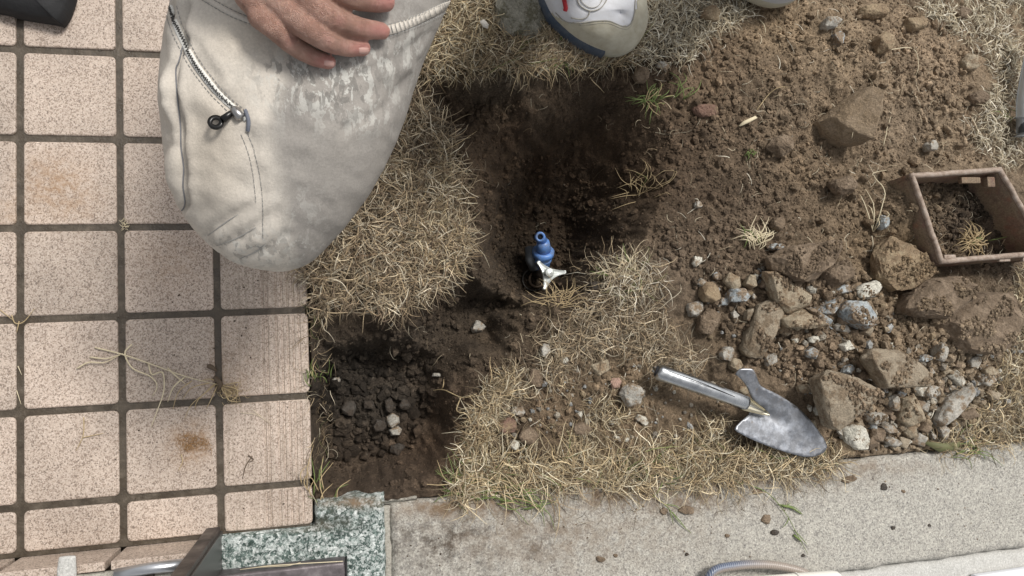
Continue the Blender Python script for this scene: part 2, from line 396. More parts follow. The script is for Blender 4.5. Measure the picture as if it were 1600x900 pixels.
def full_height(x, y):
    h = base_height(x, y)
    g = grassmask(x, y)
    pit = smooth(-.02, -.12, h)
    amp = (1 - .6 * g) * (1 - .35 * pit)
    wq = x + .006 * vnoise(x, y, .02, 301), y + .006 * vnoise(x, y, .02, 302)
    big = domes(*wq, .052, 1, .25) * .30; mid = domes(*wq, .021, 2, .35) * .5; sm = np.maximum(domes(x + 3, y, .0085, 3, .6), domes(x + 5, y + 1, .0125, 4, .3)) * .34 * (.25 + 1.3 * smooth(-.2, .25, fbm(x, y, .045, 46, 3)))
    d = np.maximum(np.maximum(big, mid), sm) + .25 * (big + mid)
    e_ = .004; sl_ = np.hypot(base_height(x + e_, y) - h, base_height(x, y + e_) - h) / e_
    amp = amp * (1 - .55 * smooth(.7, 2.2, sl_))
    var = .28 + 1.1 * smooth(-.25, .3, fbm(x, y, .07, 41, 3))
    d = d * var * amp + .0100 * np.abs(fbm(x, y, .030, 44, 5)) + .0045 * fbm(x, y, .008, 47, 2)
    near = (smooth(XE, XE + .01, x)) * smooth(KY0 - .003, KY0 + .012, y) * (1 - smooth(2.0, 2.4, x)) * (1 - smooth(.35, .6, y))
    return h + d * near
def axis_coords(a, b, step, far):
    f = np.arange(a, b, step); lo = [a]; s = step
    while lo[-1] > -far: s *= 1.45; lo.append(lo[-1] - s)
    hi = [f[-1]]; s = step
    while hi[-1] < far: s *= 1.45; hi.append(hi[-1] + s)
    return np.array(lo[:0:-1] + list(f) + hi[1:])
GX = axis_coords(XE - .03, 1.96, .0021, 40); GY = axis_coords(KY0 - .03, .26, .0021, 40)
gx, gy = np.meshgrid(GX, GY)
GH = full_height(gx, gy)
def H(x, y):
    x = np.atleast_1d(np.asarray(x, float)); y = np.atleast_1d(np.asarray(y, float))
    i = np.clip(np.searchsorted(GX, x) - 1, 0, len(GX) - 2); j = np.clip(np.searchsorted(GY, y) - 1, 0, len(GY) - 2)
    fx = np.clip((x - GX[i]) / (GX[i + 1] - GX[i]), 0, 1); fy = np.clip((y - GY[j]) / (GY[j + 1] - GY[j]), 0, 1)
    h = (GH[j, i] * (1 - fx) + GH[j, i + 1] * fx) * (1 - fy) + (GH[j + 1, i] * (1 - fx) + GH[j + 1, i + 1] * fx) * fy
    tile = (x < XE) & (y > -.745); h = np.where(tile, 0., h)
    k = (y < KY0) & (y > KY1) & ((x > XE) | (y < -.745)); h = np.where(k, Z_KERB, h)
    return h
def Sp(px, py, off=0.):
    """point of the ground seen at a pixel"""
    z = 0.
    for _ in range(12):
        p = P(px, py, z); z = .5 * z + .5 * (float(H(p.x, p.y)[0]) + off)
    p = P(px, py, z); return Vector((p.x, p.y, float(H(p.x, p.y)[0]) + off))
ny, nx = gx.shape
idx = np.arange(nx * ny).reshape(ny, nx)
Fg = np.stack([idx[:-1, :-1], idx[:-1, 1:], idx[1:, 1:], idx[1:, :-1]], -1).reshape(-1, 4)
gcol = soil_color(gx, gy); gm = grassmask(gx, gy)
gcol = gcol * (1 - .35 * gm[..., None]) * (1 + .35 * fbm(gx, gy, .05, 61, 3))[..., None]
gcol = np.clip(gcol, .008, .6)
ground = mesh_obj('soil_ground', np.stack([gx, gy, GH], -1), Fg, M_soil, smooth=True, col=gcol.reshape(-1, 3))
tag(ground, kind='structure')

# ------------------------------------------------------------------ tiled terrace
terr = bpy.data.objects.new('tiled_terrace', None); COL.objects.link(terr); tag(terr, kind='structure')
bm = bmesh.new(); bm_box(bm, (-.9, -.745, -.2), (XE - .004, .62, -.0035)); bm_obj('grout_bed', bm, M_grout, terr)
def tile_mesh(w, h, grooves=(), r=.007, seed=0):
    # rounded square with a soft edge; top carries a grid so that it is gently uneven
    pts = []
    for cx, cy, a0 in ((w - r, h - r, 0), (r, h - r, 90), (r, r, 180), (w - r, r, 270)):
        for k in range(5):
            a = math.radians(a0 + k * 22.5); pts.append((cx + r * math.cos(a), cy + r * math.sin(a)))
    V = []; F = []; n = len(pts)
    prof = [(0, -.014), (0, -.0022), (.0007, -.0008), (.0022, 0)]
    for ins, z in prof:
        for x, y in pts:
            sx = (x - w / 2) * (1 - 2 * ins / w) + w / 2; sy = (y - h / 2) * (1 - 2 * ins / h) + h / 2; V.append((sx, sy, z))
    for a in range(3):
        for k in range(n): F.append([a * n + k, a * n + (k + 1) % n, (a + 1) * n + (k + 1) % n, (a + 1) * n + k])
    if not grooves: F.append([3 * n + k for k in range(n)])
    else:
        # top made of strips across x with grooves cut between them
        xs = [.0022]; zs = [0.]
        for g in grooves:
            xs += [g - .0020, g - .0010, g + .0010, g + .0020]; zs += [0, -.0016, -.0016, 0]
        xs.append(w - .0022); zs.append(0.)
        o = len(V)
        for x, z in zip(xs, zs): V += [(x, .0022, z), (x, h - .0022, z)]
        for k in range(len(xs) - 1): F.append([o + 2 * k, o + 2 * k + 2, o + 2 * k + 3, o + 2 * k + 1])
    return V, F
J = .0100
GR = [.062, .068, .082, .0905, .099, .1075, .116]
dirt_px = [(85, 290, 45, .75), (300, 692, 30, .9), (350, 600, 25, .7), (60, 270, 30, .5), (110, 310, 40, .5), (265, 415, 50, .28), (425, 700, 30, .25), (20, 330, 30, .4)]
def dirtval(V):
    d = np.zeros(len(V))
    for px, py, r, a in dirt_px:
        c = P(px, py); rr = r * .00095
        d = np.maximum(d, a * np.exp(-(((V[:, 0] - c.x) ** 2 + (V[:, 1] - c.y) ** 2) / rr ** 2)))
    return d
def grid_top(V, F, w, h, n=14):
    """replace flat n-gon by a grid fan so attributes have somewhere to live"""
    top = F.pop(); o = len(V); k = n
    for a in range(k):
        for b in range(k):
            V.append((.009 + (w - .018) * a / (k - 1), .009 + (h - .018) * b / (k - 1), 0))
    for a in range(k - 1):
        for b in range(k - 1): F.append([o + a * k + b, o + (a + 1) * k + b, o + (a + 1) * k + b + 1, o + a * k + b + 1])
    # skirt between rounded rim and grid
    ring = [o + a * k for a in range(k)][::-1]
    per = [(o + a * k + k - 1) for a in range(k - 1, -1, -1)] + [o + b for b in range(k - 2, -1, -1)] + [o + a * k for a in range(1, k)] + [o + (k - 1) * k + b for b in range(1, k - 1)]
    # per runs counter clockwise from top right; match to rim by angle
    rim = top; nr = len(rim); npn = len(per)
    ang = lambda i: math.atan2(V[i][1] - h / 2, V[i][0] - w / 2)
    A = sorted(rim, key=ang); B = sorted(per, key=ang); i = j = 0
    while i < len(A) or j < len(B):
        ai = ang(A[i % len(A)]) + (2 * math.pi if i >= len(A) else 0); aj = ang(B[j % len(B)]) + (2 * math.pi if j >= len(B) else 0)
        an = ang(A[(i + 1) % len(A)]) + (2 * math.pi if i + 1 >= len(A) else 0); bn = ang(B[(j + 1) % len(B)]) + (2 * math.pi if j + 1 >= len(B) else 0)
        if j >= len(B) or (i < len(A) and an <= bn): F.append([A[i % len(A)], A[(i + 1) % len(A)], B[j % len(B)]]); i += 1
        else: F.append([A[i % len(A)], B[(j + 1) % len(B)], B[j % len(B)]]); j += 1
rt = random.Random(3)
for c in range(-5, 3):
    for r in range(-4, 6):
        wid = PITCH - J; hei = PITCH - J; x0 = c * PITCH + J / 2; y1 = -r * PITCH - J / 2
        if c == 2: wid = XE - x0
        if r == 5: hei = .058
        V, F = tile_mesh(wid, hei, GR if c == 2 else ())
        if c != 2: grid_top(V, F, wid, hei)
        o3 = np.array([x0, y1 - hei, 0]); tz = rt.uniform(-.0006, .0005); sx, sy = rt.uniform(-.004, .004), rt.uniform(-.004, .004)
        V = np.array(V); V[:, 2] += tz + sx * (V[:, 0] - wid / 2) + sy * (V[:, 1] - hei / 2)
        V = V + o3
        org = o3 + [wid / 2, hei / 2, 0]
        me_o = mesh_obj('tile', V - org, F, M_tile_g if c == 2 else M_tile, None, None, False, fattr={'dirt': dirtval(V)})
        me_o.parent = terr; me_o.location = org
# upright skirting tiles and the mortar and rail above them
YS = -.745
sk_edges = [-.9, -.7, -.57, -.434, -.3, -.165, -.03, PITCH - .006 + .0, .262]
sk_edges = [-.68, -.545, -.41, -.275, -.14, -.003, PITCH, .27]
for a, b in zip(sk_edges[:-1], sk_edges[1:]):
    bm = bmesh.new(); bm_box(bm, (a + .004, YS - .012, -.003), (b - .004, YS, .068), .0015)
    V = np.array([v.co[:] for v in bm.verts]); F = [[v.index for v in f.verts] for f in bm.faces]; bm.verts.index_update(); F = [[v.index for v in f.verts] for f in bm.faces]; bm.free()
    cen = V.mean(0); o = mesh_obj('skirting_tile', V - cen, F, M_tile, None, None, False); o.parent = terr; o.location = cen
M_mortar = m_granular('mortar', [(0, (.30, .28, .24)), (.4, (.38, .36, .31)), (.8, (.22, .2, .17))], 300, (.1, .085, .06))
M_dkmetal = mat('dark_bronze_metal', (.075, .066, .06), .42, .6)
n_ = N(M_dkmetal); n_.base(n_.ramp(n_.noise(20, 5, .7), [(.3, (.055, .048, .045)), (.7, (.13, .11, .10))])); n_.rough(n_.ramp(n_.noise(35, 4), [(.3, .3), (.7, .65)]))
M_alu = mat('aluminium', (.55, .56, .58), .3, .9)
def rough_block(name, a, b, m, parent, seed=1, amp=.003, step=.008, origin=None, **kw):
    """box whose faces are diced and knocked about"""
    bm = bmesh.new(); bm_box(bm, a, b, .004)
    ext = max(b[i] - a[i] for i in range(3)); cuts = max(2, min(40, int(ext / step)))
    es = [e for e in bm.edges if e.calc_length() > step * 1.5]
    bmesh.ops.subdivide_edges(bm, edges=es, cuts=cuts, use_grid_fill=True)
    from mathutils import noise as mn
    for v in bm.verts:
        q = v.co * 45 + Vector((seed * 9, 0, 0)); v.co += mn.noise_vector(q) * amp
    return bm_obj(name, bm, m, parent, origin, True, **kw)
rough_block('mortar_bed', (-.68, YS - .09, .06), (.22, YS - .0135, .071), M_mortar, terr, 2, .003)
sill = thing('door_sill', P(180, 905, .07), 'brown metal door sill rail behind the upright tiles at the bottom left edge', 'door sill')
bm = bmesh.new(); bm_box(bm, (-.68, YS - .13, .045), (PITCH + .06, YS - .022, .079), .002)
bm_obj('sill_rail', bm, M_dkmetal, sill)
p1 = P(195, 893, .07); p2 = P(300, 880, .07)
V, F = tube([P(180, 898, .085), P(235, 888, .085), P(300, 880, .085)], .008, 14); mesh_obj('bright_rail', V, F, M_alu, sill)
rough_block('mortar_patch', tuple(P(92, 880, .079) + Vector((0, -.03, 0))), tuple(P(117, 868, .083) + Vector((0, 0, .002))), M_gutter, sill, 4, .002, .005)
# dark post rising out of the corner
pb = P(322, 848)
post = thing('metal_post', P(325, 842), 'dark brown metal post rising from the tile corner next to the green granite block', 'post')
bm = bmesh.new(); bm_box(bm, (pb.x + .001, -.85, 0.), (pb.x + .021, -.728, .52), .004); bm_obj('post_profile', bm, M_dkmetal, post)
bm = bmesh.new(); bm_box(bm, (pb.x + .0205, -.80, .0), (pb.x + .024, -.735, .52), .001); bm_obj('post_lip', bm, mat('post_edge', (.13, .125, .12), .35, .7), post)

# ------------------------------------------------------------------ kerb, green granite block, gutter
def slab(name, x0, x1, y0, y1, z0, z1, m, label=None, cat=None, kind=None, bev=.012, step=.006, amp=.0012, seed=0, warp=None, dirt=None, mud=None):
    nx_ = int((x1 - x0) / step) + 1; ny_ = int((y1 - y0) / step) + 1
    X, Y = np.meshgrid(np.linspace(x0, x1, nx_), np.linspace(y0, y1, ny_))
    e = np.minimum(np.minimum(X - x0, x1 - X), np.minimum(Y - y0, y1 - Y))
    rag = bev * (1 + .9 * fbm(X, Y, .05, seed + 5))
    Z = z1 - np.where(e < rag, (rag - np.sqrt(np.maximum(rag ** 2 - (rag - e) ** 2, 0))), 0) * .7 + amp * 1.6 * fbm(X, Y, .02, seed, 4)
    Xw = X + np.where((X == x0) | (X == x1), .0015 * fbm(Y * 3, X, .02, seed), 0); Yw = Y + .004 * fbm(X, Y * 0, .05, seed + 3) * np.where((Y == y0) | (Y == y1), 1, 0)
    if warp: Z = warp(X, Y, Z)
    V = np.stack([Xw, Yw, Z], -1).reshape(-1, 3); id_ = np.arange(nx_ * ny_).reshape(ny_, nx_)
    F = np.stack([id_[:-1, :-1], id_[:-1, 1:], id_[1:, 1:], id_[1:, :-1]], -1).reshape(-1, 4)
    ring = list(id_[0, :]) + list(id_[1:, -1]) + list(id_[-1, -2::-1]) + list(id_[-2:0:-1, 0]); n = len(ring)
    low = V[ring].copy(); low[:, 2] = z0; o = len(V); V = np.vstack([V, low])
    Fs = np.array([[ring[k], o + k, o + (k + 1) % n, ring[(k + 1) % n]] for k in range(n)]); F = np.vstack([F, Fs])
    px, py = proj(V)
    at = {'dirt': dirt(V, px, py) if dirt else np.ones(len(V)) * .4, 'mud': mud(V, px, py) if mud else np.zeros(len(V))}
    org = None if kind == 'structure' and not label else ((x0 + x1) / 2, (y0 + y1) / 2, z0)
    ob = mesh_obj(name, V, F, m, None, org, True, fattr=at)
    return tag(ob, label, cat, None, kind)
def blob(px, py, lst):
    d = np.zeros(px.shape)
    for a, b, rx, ry, s in lst: d = np.maximum(d, s * np.exp(-(((px - a) / rx) ** 2 + ((py - b) / ry) ** 2)))
    return d
kx0 = .522
slab('kerb_stone', kx0, 2.6, KY1 + .004, KY0, -.18, Z_KERB, M_kerb, 'long pale grey speckled kerb stone along the lower edge of the dug soil', 'kerb',
     dirt=lambda V, px, py: .12 + blob(px, py, [(700, 850, 110, 50, 1.), (830, 850, 60, 30, .8), (640, 800, 60, 30, .4), (960, 790, 90, 30, .35)]),
     mud=lambda V, px, py: np.clip(blob(px, py, [(740, 790, 130, 24, 1.3), (1000, 772, 180, 32, 1.1), (1200, 745, 140, 22, .9), (860, 830, 200, 70, .6), (1330, 730, 120, 14, .7), (1060, 830, 80, 50, .3)]), 0, 1), seed=4)
gb = P(338, 842)
slab('granite_block', gb.x, kx0 - .008, -.95, -.701, -.19, .012, M_green, 'green and white speckled granite block at the corner of the tiles and the kerb', 'stone block', bev=.02, seed=9, amp=.0016,
     warp=lambda X, Y, Z: np.where((X < XE + .004) & (Y > -.7385), -.03, Z),
     dirt=lambda V, px, py: .2 + blob(px, py, [(470, 812, 120, 14, 1.6)]), mud=lambda V, px, py: blob(px, py, [(560, 785, 70, 9, 1.2), (430, 822, 90, 9, .6)]))
slab('gutter', .6, 2.6, -1.45, KY1, -.2, -.008, M_gutter, kind='structure', bev=.003, step=.012, amp=.001, seed=14, dirt=lambda V, px, py: np.full(len(V), .3))
bm = bmesh.new(); bm_box(bm, (-1, -3, -.22), (2.6, -.955, -.02)); o = bm_obj('pavement', bm, M_gutter, None); tag(o, kind='structure')
# thin edging strip of mortar between tiles and pit wall: dark side of the slab is the grout bed itself
mj = thing('mortar_joint', P(600, 800, -.02), 'rough mortar joint between green granite block and kerb stone', 'mortar joint')
rough_block('joint_fill', (kx0 - .010, -.93, -.05), (kx0 + .003, -.722, -.003), M_mortar, mj, 6, .002)
rough_block('joint_crust', (kx0 - .02, -.719, -.05), (kx0 + .045, -.712, -.004), M_mortar, mj, 8, .004)

# ------------------------------------------------------------------ rocks
from mathutils import noise as mnoise
def rock_from_poly(name, poly, m, off=0., thick=.03, tilt=(0, 0), rnd=.25, sub=3, seed=0, label=None, cat='stone', group=None, amp=.0022, shrink=.80, z=None):
    """poly in photo pixels; the outline is laid on the ground seen there"""
    R_ = random.Random(seed + 1); cpx = sum(p[0] for p in poly) / len(poly); cpy = sum(p[1] for p in poly) / len(poly)
    c = Sp(cpx, cpy); zt = (c.z + off + thick * .55) if z is None else z
    pts = [P(a, b, zt - thick * .35) for a, b in poly]
    cc = sum(pts, Vector()) / len(pts); bm = bmesh.new()
    for k, p in enumerate(pts):
        for lv, (zz, s) in enumerate(((0., shrink), (-.32, 1.), (-.75, .97), (-1., .75))):
            s2 = s * (1 + R_.uniform(-rnd, rnd) * (.75 if lv in (0, 3) else .08))
            q = cc + (p - cc) * s2; q.z = zt + zz * thick + R_.uniform(-.2, .2) * thick + tilt[0] * (q.x - cc.x) + tilt[1] * (q.y - cc.y)
            bm.verts.new(q)
    q = cc.copy(); q.z = zt + thick * R_.uniform(.0, .12) * (1 if shrink < .9 else .2); bm.verts.new(q)
    r = bmesh.ops.convex_hull(bm, input=bm.verts)
    kill = [g for g in r['geom_interior'] + r['geom_unused'] if isinstance(g, bmesh.types.BMVert)]
    bmesh.ops.delete(bm, geom=list(set(kill)), context='VERTS')
    size = max((p - cc).length for p in pts)
    bmesh.ops.dissolve_limit(bm, angle_limit=.16, verts=bm.verts, edges=bm.edges)
    bmesh.ops.bevel(bm, geom=list(bm.edges), offset=min(.0012, size * .05), segments=1, affect='EDGES')
    bmesh.ops.triangulate(bm, faces=bm.faces)
    for _ in range(sub):
        L = max(size * .13, .0028)
        bmesh.ops.subdivide_edges(bm, edges=[e for e in bm.edges if e.calc_length() > L], cuts=1)
        bmesh.ops.triangulate(bm, faces=[f for f in bm.faces if len(f.verts) > 3])
    a = min(amp, size * .09)
    for v in bm.verts:
        s = v.co * 70 + Vector((seed * 3.7, 1, 2)); v.co += mnoise.noise_vector(s) * a * .8 + mnoise.noise_vector(s * 3.3) * a * .6 + mnoise.noise_vector(s * 8) * a * .3
    org = (cc.x, cc.y, zt - thick)
    o = bm_obj(name, bm, m, None, org, False)
    # shade smooth only softly: leave faceted for broken stone
    return tag(o, label, cat, group)
def ell(px, py, w_, h_, ang=0, n=7, seed=0):
    R_ = random.Random(seed * 17 + 5); out = []
    for k in range(n):
        a = 2 * math.pi * (k + R_.uniform(-.3, .3)) / n; r = R_.uniform(.84, 1.1)
        x, y = .5 * w_ * r * math.cos(a), .5 * h_ * r * math.sin(a); t = math.radians(ang)
        out.append((px + x * math.cos(t) - y * math.sin(t), py + x * math.sin(t) + y * math.cos(t)))
    return out
STONES = [
 # name, polygon, kind, off, thick, tilt, label
 ('stone', ell(1110, 458, 34, 36, 0, 9, 1), 'ochre', .006, .03, (0, 0), 'rounded ochre and cream stone at the left edge of the rubble heap'),
 ('stone', ell(1153, 462, 34, 26, 10, 6, 2), 'bluegrey', .004, .024, (.2, 0), 'angular blue grey stone just right of the rounded ochre stone'),
 ('stone', ell(1130, 471, 18, 16, 0, 6, 3), 'bluegrey', .002, .015, (0, 0), 'tiny blue grey stone between the ochre stone and the angular blue grey one'),
 ('stone', ell(1087, 482, 28, 30, 20, 7, 4), 'grey', .004, .022, (0, 0), 'pale grey stone below left of the rounded ochre stone'),
 ('stone', ell(1106, 502, 34, 46, 15, 8, 5), 'brown', .004, .03, (0, 0), 'brown earthy clod below the rounded ochre stone'),
 ('stone', [(1182, 476), (1200, 467), (1219, 474), (1221, 498), (1206, 530), (1196, 560), (1172, 559), (1163, 546), (1176, 515)], 'slab', .012, .035, (.05, .1), 'long narrow brown stone standing above the trowel with a white patch at its foot'),
 ('stone', [(1190, 424), (1206, 425), (1240, 445), (1266, 463), (1268, 480), (1232, 491), (1210, 470)], 'tan', .008, .035, (-.2, 0), 'tan wedge stone lying above the long narrow brown stone'),
 ('stone', [(1203, 402), (1232, 384), (1306, 376), (1318, 390), (1296, 418), (1270, 442), (1236, 441), (1206, 420)], 'brown', .012, .05, (0, -.1), 'large soil caked brown rock at the top of the rubble heap'),
 ('stone', [(1281, 425), (1319, 406), (1333, 434), (1302, 450)], 'brown', .01, .035, (.1, .1), 'small square brown rock tucked under the large soil caked rock'),
 ('stone', [(1297, 460), (1316, 445), (1335, 445), (1331, 455), (1302, 463)], 'bluegrey', .006, .012, (0, .2), 'flat blue grey flake left of the white stone at the heap top'),
 ('stone', [(1335, 453), (1346, 444), (1370, 438), (1381, 448), (1363, 466), (1341, 467)], 'white', .01, .026, (0, .1), 'creamy white stone below the tan clay lump'),
 ('stone', [(1273, 483), (1287, 476), (1311, 463), (1311, 480), (1299, 492), (1279, 490)], 'bluegrey', .006, .02, (.1, .2), 'pale grey pointed stone under the blue grey flake'),
 ('stone', [(1222, 498), (1262, 480), (1296, 507), (1290, 512), (1256, 514), (1226, 512)], 'tan', .010, .035, (-.1, -.3), 'tan triangular stone with a sloping top in the middle of the rubble'),
 ('stone', [(1262, 481), (1272, 480), (1297, 502), (1291, 510), (1280, 503)], 'bluegrey', .014, .02, (.2, -.1), 'thin blue white flake along the edge of the tan triangular stone'),
 ('stone', [(1318, 482), (1329, 469), (1357, 471), (1367, 505), (1346, 516), (1321, 500)], 'bluegrey', .012, .04, (.1, -.15), 'blocky blue white stone in the middle of the rubble heap'),
 ('stone', ell(1232, 515, 34, 20, 3, 5, 6), 'tan', .008, .022, (0, 0), 'small tan block below the tan triangular stone'),
 ('stone', ell(1315, 511, 30, 16, 20, 6, 7), 'grey', .004, .015, (0, 0), 'flat grey stone at the lower left of the blocky blue white stone'),
 ('stone', ell(1273, 531, 20, 13, 0, 7, 8), 'white', .005, .012, (0, 0), 'small white pebble on crumbly soil in the centre of the heap'),
 ('stone', [(1276, 592), (1292, 578), (1335, 590), (1369, 612), (1345, 640), (1311, 675), (1297, 668), (1284, 628)], 'slab', .036, .045, (.12, .1), 'large tan flagstone piece propped up beside the trowel tip'),
 ('stone', [(1345, 560), (1357, 544), (1402, 546), (1437, 568), (1461, 592), (1457, 606), (1410, 608), (1376, 607)], 'slab', .040, .038, (-.05, .1), 'wide pointed tan flagstone piece lying to the upper right of the propped flagstone'),
 ('stone', [(1408, 482), (1422, 460), (1450, 436), (1500, 431), (1531, 445), (1514, 470), (1472, 500), (1422, 492)], 'brown', .014, .05, (0, 0), 'big soil covered slab under the near corner of the iron box'),
 ('stone', [(1465, 506), (1498, 472), (1530, 457), (1580, 458), (1592, 500), (1575, 540), (1552, 556), (1508, 550)], 'brown', .012, .05, (.1, 0), 'biggest dark brown slab at the right edge of the heap'),
 ('stone', ell(1503, 447, 26, 22, 0, 6, 44), 'grey', .028, .03, (0, 0), 'grey stone bulging out of the big soil covered slab'),
 ('stone', ell(1446, 560, 22, 13, -10, 6, 9), 'bluegrey', .02, .014, (0, 0), 'pale blue white chip right of the pointed flagstone'),
 ('stone', [(1317, 668), (1330, 662), (1345, 664), (1358, 686), (1355, 703), (1337, 704), (1321, 690)], 'white', .016, .03, (0, 0), 'whitish grey stone lying at the bottom edge of the heap'),
 ('stone', ell(1370, 652, 42, 22, 0, 7, 10), 'grey', .008, .024, (0, 0), 'oblong grey stone below the pointed flagstone'),
 ('stone', ell(1396, 628, 20, 26, 10, 6, 11), 'grey', .01, .022, (0, 0), 'pale grey stone just under the pointed flagstone'),
 ('stone', [(1403, 655), (1411, 622), (1430, 617), (1441, 640), (1437, 655), (1420, 668)], 'tan', .012, .035, (0, 0), 'tan brown stone standing right of the oblong grey stone'),
 ('stone', ell(1370, 679, 28, 28, 0, 7, 12), 'brown', .008, .024, (0, 0), 'round brown stone under the oblong grey stone'),
 ('stone', ell(1393, 690, 30, 16, 10, 6, 13), 'grey', .006, .018, (0, 0), 'small grey stone at the bottom edge right of the round brown stone'),
 ('stone', ell(1423, 674, 24, 24, 30, 5, 14), 'tan', .008, .022, (0, 0), 'small cube like tan stone near the kerb end of the heap'),
 ('stone', ell(1320, 699, 34, 30, 0, 6, 15), 'ochre', .002, .024, (0, 0), 'yellowish brown stone touching the kerb beside the trowel tip'),
 ('stone', [(1461, 655), (1480, 622), (1518, 598), (1523, 614), (1492, 652), (1468, 668)], 'grey', .012, .03, (0, 0), 'long grey brown stone slanting at the right side of the heap'),
 ('stone', ell(1541, 592, 28, 24, 0, 7, 16), 'grey', .006, .022, (0, 0), 'rounded pale grey stone lying in dry grass right of the heap'),
 ('stone', ell(1470, 550, 20, 34, 5, 5, 17), 'grey', .012, .026, (0, 0), 'upright grey block just left of the biggest dark slab'),
 ('stone', ell(1455, 612, 34, 22, -10, 7, 18), 'grey', .014, .022, (0, 0), 'grey stone tucked beneath the tip of the pointed flagstone'),
 ('stone', ell(1256, 607, 18, 18, 0, 6, 19), 'tan', .008, .018, (0, 0), 'tan pebble left of the propped flagstone'),
 ('stone', ell(1266, 665, 22, 24, 0, 6, 20), 'tan', .005, .018, (0, 0), 'tan pebble touching the blade edge near the trowel tip'),
 ('stone', ell(1150, 570, 26, 22, 0, 7, 21), 'tan', .006, .02, (0, 0), 'rounded olive brown stone touching the upper shoulder of the trowel'),
 ('stone', ell(1136, 553, 24, 24, 0, 6, 22), 'grey', .004, .02, (0, 0), 'pale grey stone wrapped in straw above the trowel handle'),
 ('stone', ell(1164, 610, 24, 20, 0, 6, 60), 'tan', -.004, .014, (0, 0), 'flat tan stone under the gap between trowel handle and blade'),
 # spoil heap, upper right
 ('stone', [(1286, 186), (1308, 163), (1338, 142), (1353, 152), (1361, 178), (1350, 225), (1327, 222), (1300, 208)], 'rock', .02, .065, (.25, .25), 'large dark brown angular rock on the spoil heap with a blue white fleck'),
 ('stone', ell(1310, 60, 18, 28, -15, 6, 23), 'bluegrey', .008, .02, (0, 0), 'pale bluish stone near the top of the spoil heap'),
 ('stone', ell(1102, 173, 46, 24, 8, 8, 24), 'rust', -.002, .02, (0, 0), 'half buried reddish brown brick piece right of the pit'),
 ('stone', ell(1220, 227, 38, 36, 0, 8, 25), 'brown', .008, .035, (0, 0), 'round brown clod left of the large dark angular rock'),
 ('stone', ell(1319, 290, 42, 30, 0, 8, 26), 'brown', .008, .03, (0, 0), 'brown clod left of the iron box with straw beside it'),
 ('stone', ell(1089, 408, 17, 22, 20, 5, 27), 'white', .006, .012, (0, 0), 'creamy white chip above the ochre stone'),
 ('stone', ell(1091, 320, 14, 12, 0, 6, 28), 'grey', .003, .012, (0, 0), 'pale pebble on dark soil right of the pit'),
 ('stone', ell(1380, 67, 34, 36, 20, 7, 29), 'ochre', .01, .035, (0, 0), 'ochre clod with a pointed top on the upper spoil heap'),
 ('stone', ell(1298, 36, 28, 24, 0, 7, 30), 'grey', .006, .026, (0, 0), 'greyish stone just above the pale bluish stone'),
 ('stone', ell(1430, 38, 36, 24, 0, 7, 31), 'ochre', .008, .026, (0, 0), 'ochre brown clod at the top right of the spoil heap'),
 ('stone', ell(1520, 97, 32, 30, -40, 6, 32), 'tan', .006, .024, (0, 0), 'yellowish clod at the edge of the pale straw on the right'),
 ('stone', ell(1530, 152, 30, 24, 0, 7, 33), 'brown', .006, .026, (0, 0), 'dark brown clod in the pale straw above the iron box'),
 ('stone', ell(1505, 20, 30, 20, 0, 6, 61), 'brown', .006, .02, (0, 0), 'brown clod in pale straw close to the top right corner'),
 ('stone', ell(1365, 18, 44, 24, 0, 8, 62), 'ochre', .006, .028, (0, 0), 'wide ochre clod at the top edge of the spoil heap'),
 ('stone', ell(1112, 22, 32, 26, 0, 7, 63), 'ochre', .004, .02, (0, 0), 'crumbly ochre clod right of the white shoe'),
 ('stone', ell(1003, 117, 26, 28, 0, 6, 34), 'brown', .006, .026, (0, 0), 'brown clod under the toe of the white shoe'),
 ('stone', ell(1036, 103, 22, 18, 0, 5, 35), 'grey', .004, .02, (0, 0), 'grey angular stone right below the white shoe'),
 ('stone', ell(1213, 387, 26, 14, 0, 6, 36), 'bluegrey', .004, .016, (0, 0), 'dull blue stone beside the straw tuft at the heap top'),
 ('stone', ell(1216, 350, 22, 24, 0, 7, 64), 'brown', .008, .022, (0, 0), 'brown clod above the dull blue stone'),
 ('stone', ell(1381, 347, 14, 28, 0, 6, 65), 'bluegrey', .006, .018, (0, 0), 'slate grey stone against the left side of the iron box'),
 ('stone', ell(1455, 228, 24, 20, 0, 6, 66), 'grey', .006, .02, (0, 0), 'grey pebble above the iron box'),
 # middle
 ('stone', [(923, 571), (949, 561), (955, 575), (935, 589)], 'tan', .004, .014, (0, 0), 'oblong tan pebble on soil left of the trowel handle'),
 ('stone', ell(962, 599, 20, 22, 0, 6, 37), 'pink', .003, .014, (0, 0), 'pinkish brown stone beside the mottled grey stone'),
 ('stone', ell(988, 619, 34, 42, -10, 8, 38), 'grey', .006, .028, (0, 0), 'mottled grey stone below the end of the trowel handle'),
 ('stone', ell(1003, 656, 28, 14, 25, 5, 39), 'white', .003, .01, (0, 0), 'flat pale chip below the mottled grey stone'),
 ('stone', ell(908, 671, 32, 24, 0, 8, 40), 'brown', .003, .02, (0, 0), 'brown rounded clod in the middle of the lower grass'),
 ('stone', ell(793, 665, 28, 28, 0, 8, 41), 'rust', .004, .022, (0, 0), 'round rusty brown clod at the left of the lower grass'),
 ('stone', ell(825, 682, 34, 30, 0, 8, 67), 'brown', .001, .022, (0, 0), 'brown clod just right of the round rusty clod'),
 ('stone', ell(852, 548, 16, 24, 10, 6, 42), 'grey', .004, .014, (0, 0), 'small grey stone at the top left of the middle grass'),
 ('stone', ell(882, 564, 15, 14, 0, 7, 43), 'white', .003, .012, (0, 0), 'pale pebble below right of the small grey stone in the middle grass'),
 ('stone', ell(835, 591, 24, 32, 0, 6, 45), 'brown', .003, .02, (0, 0), 'brown upright clod at the left of the middle grass'),
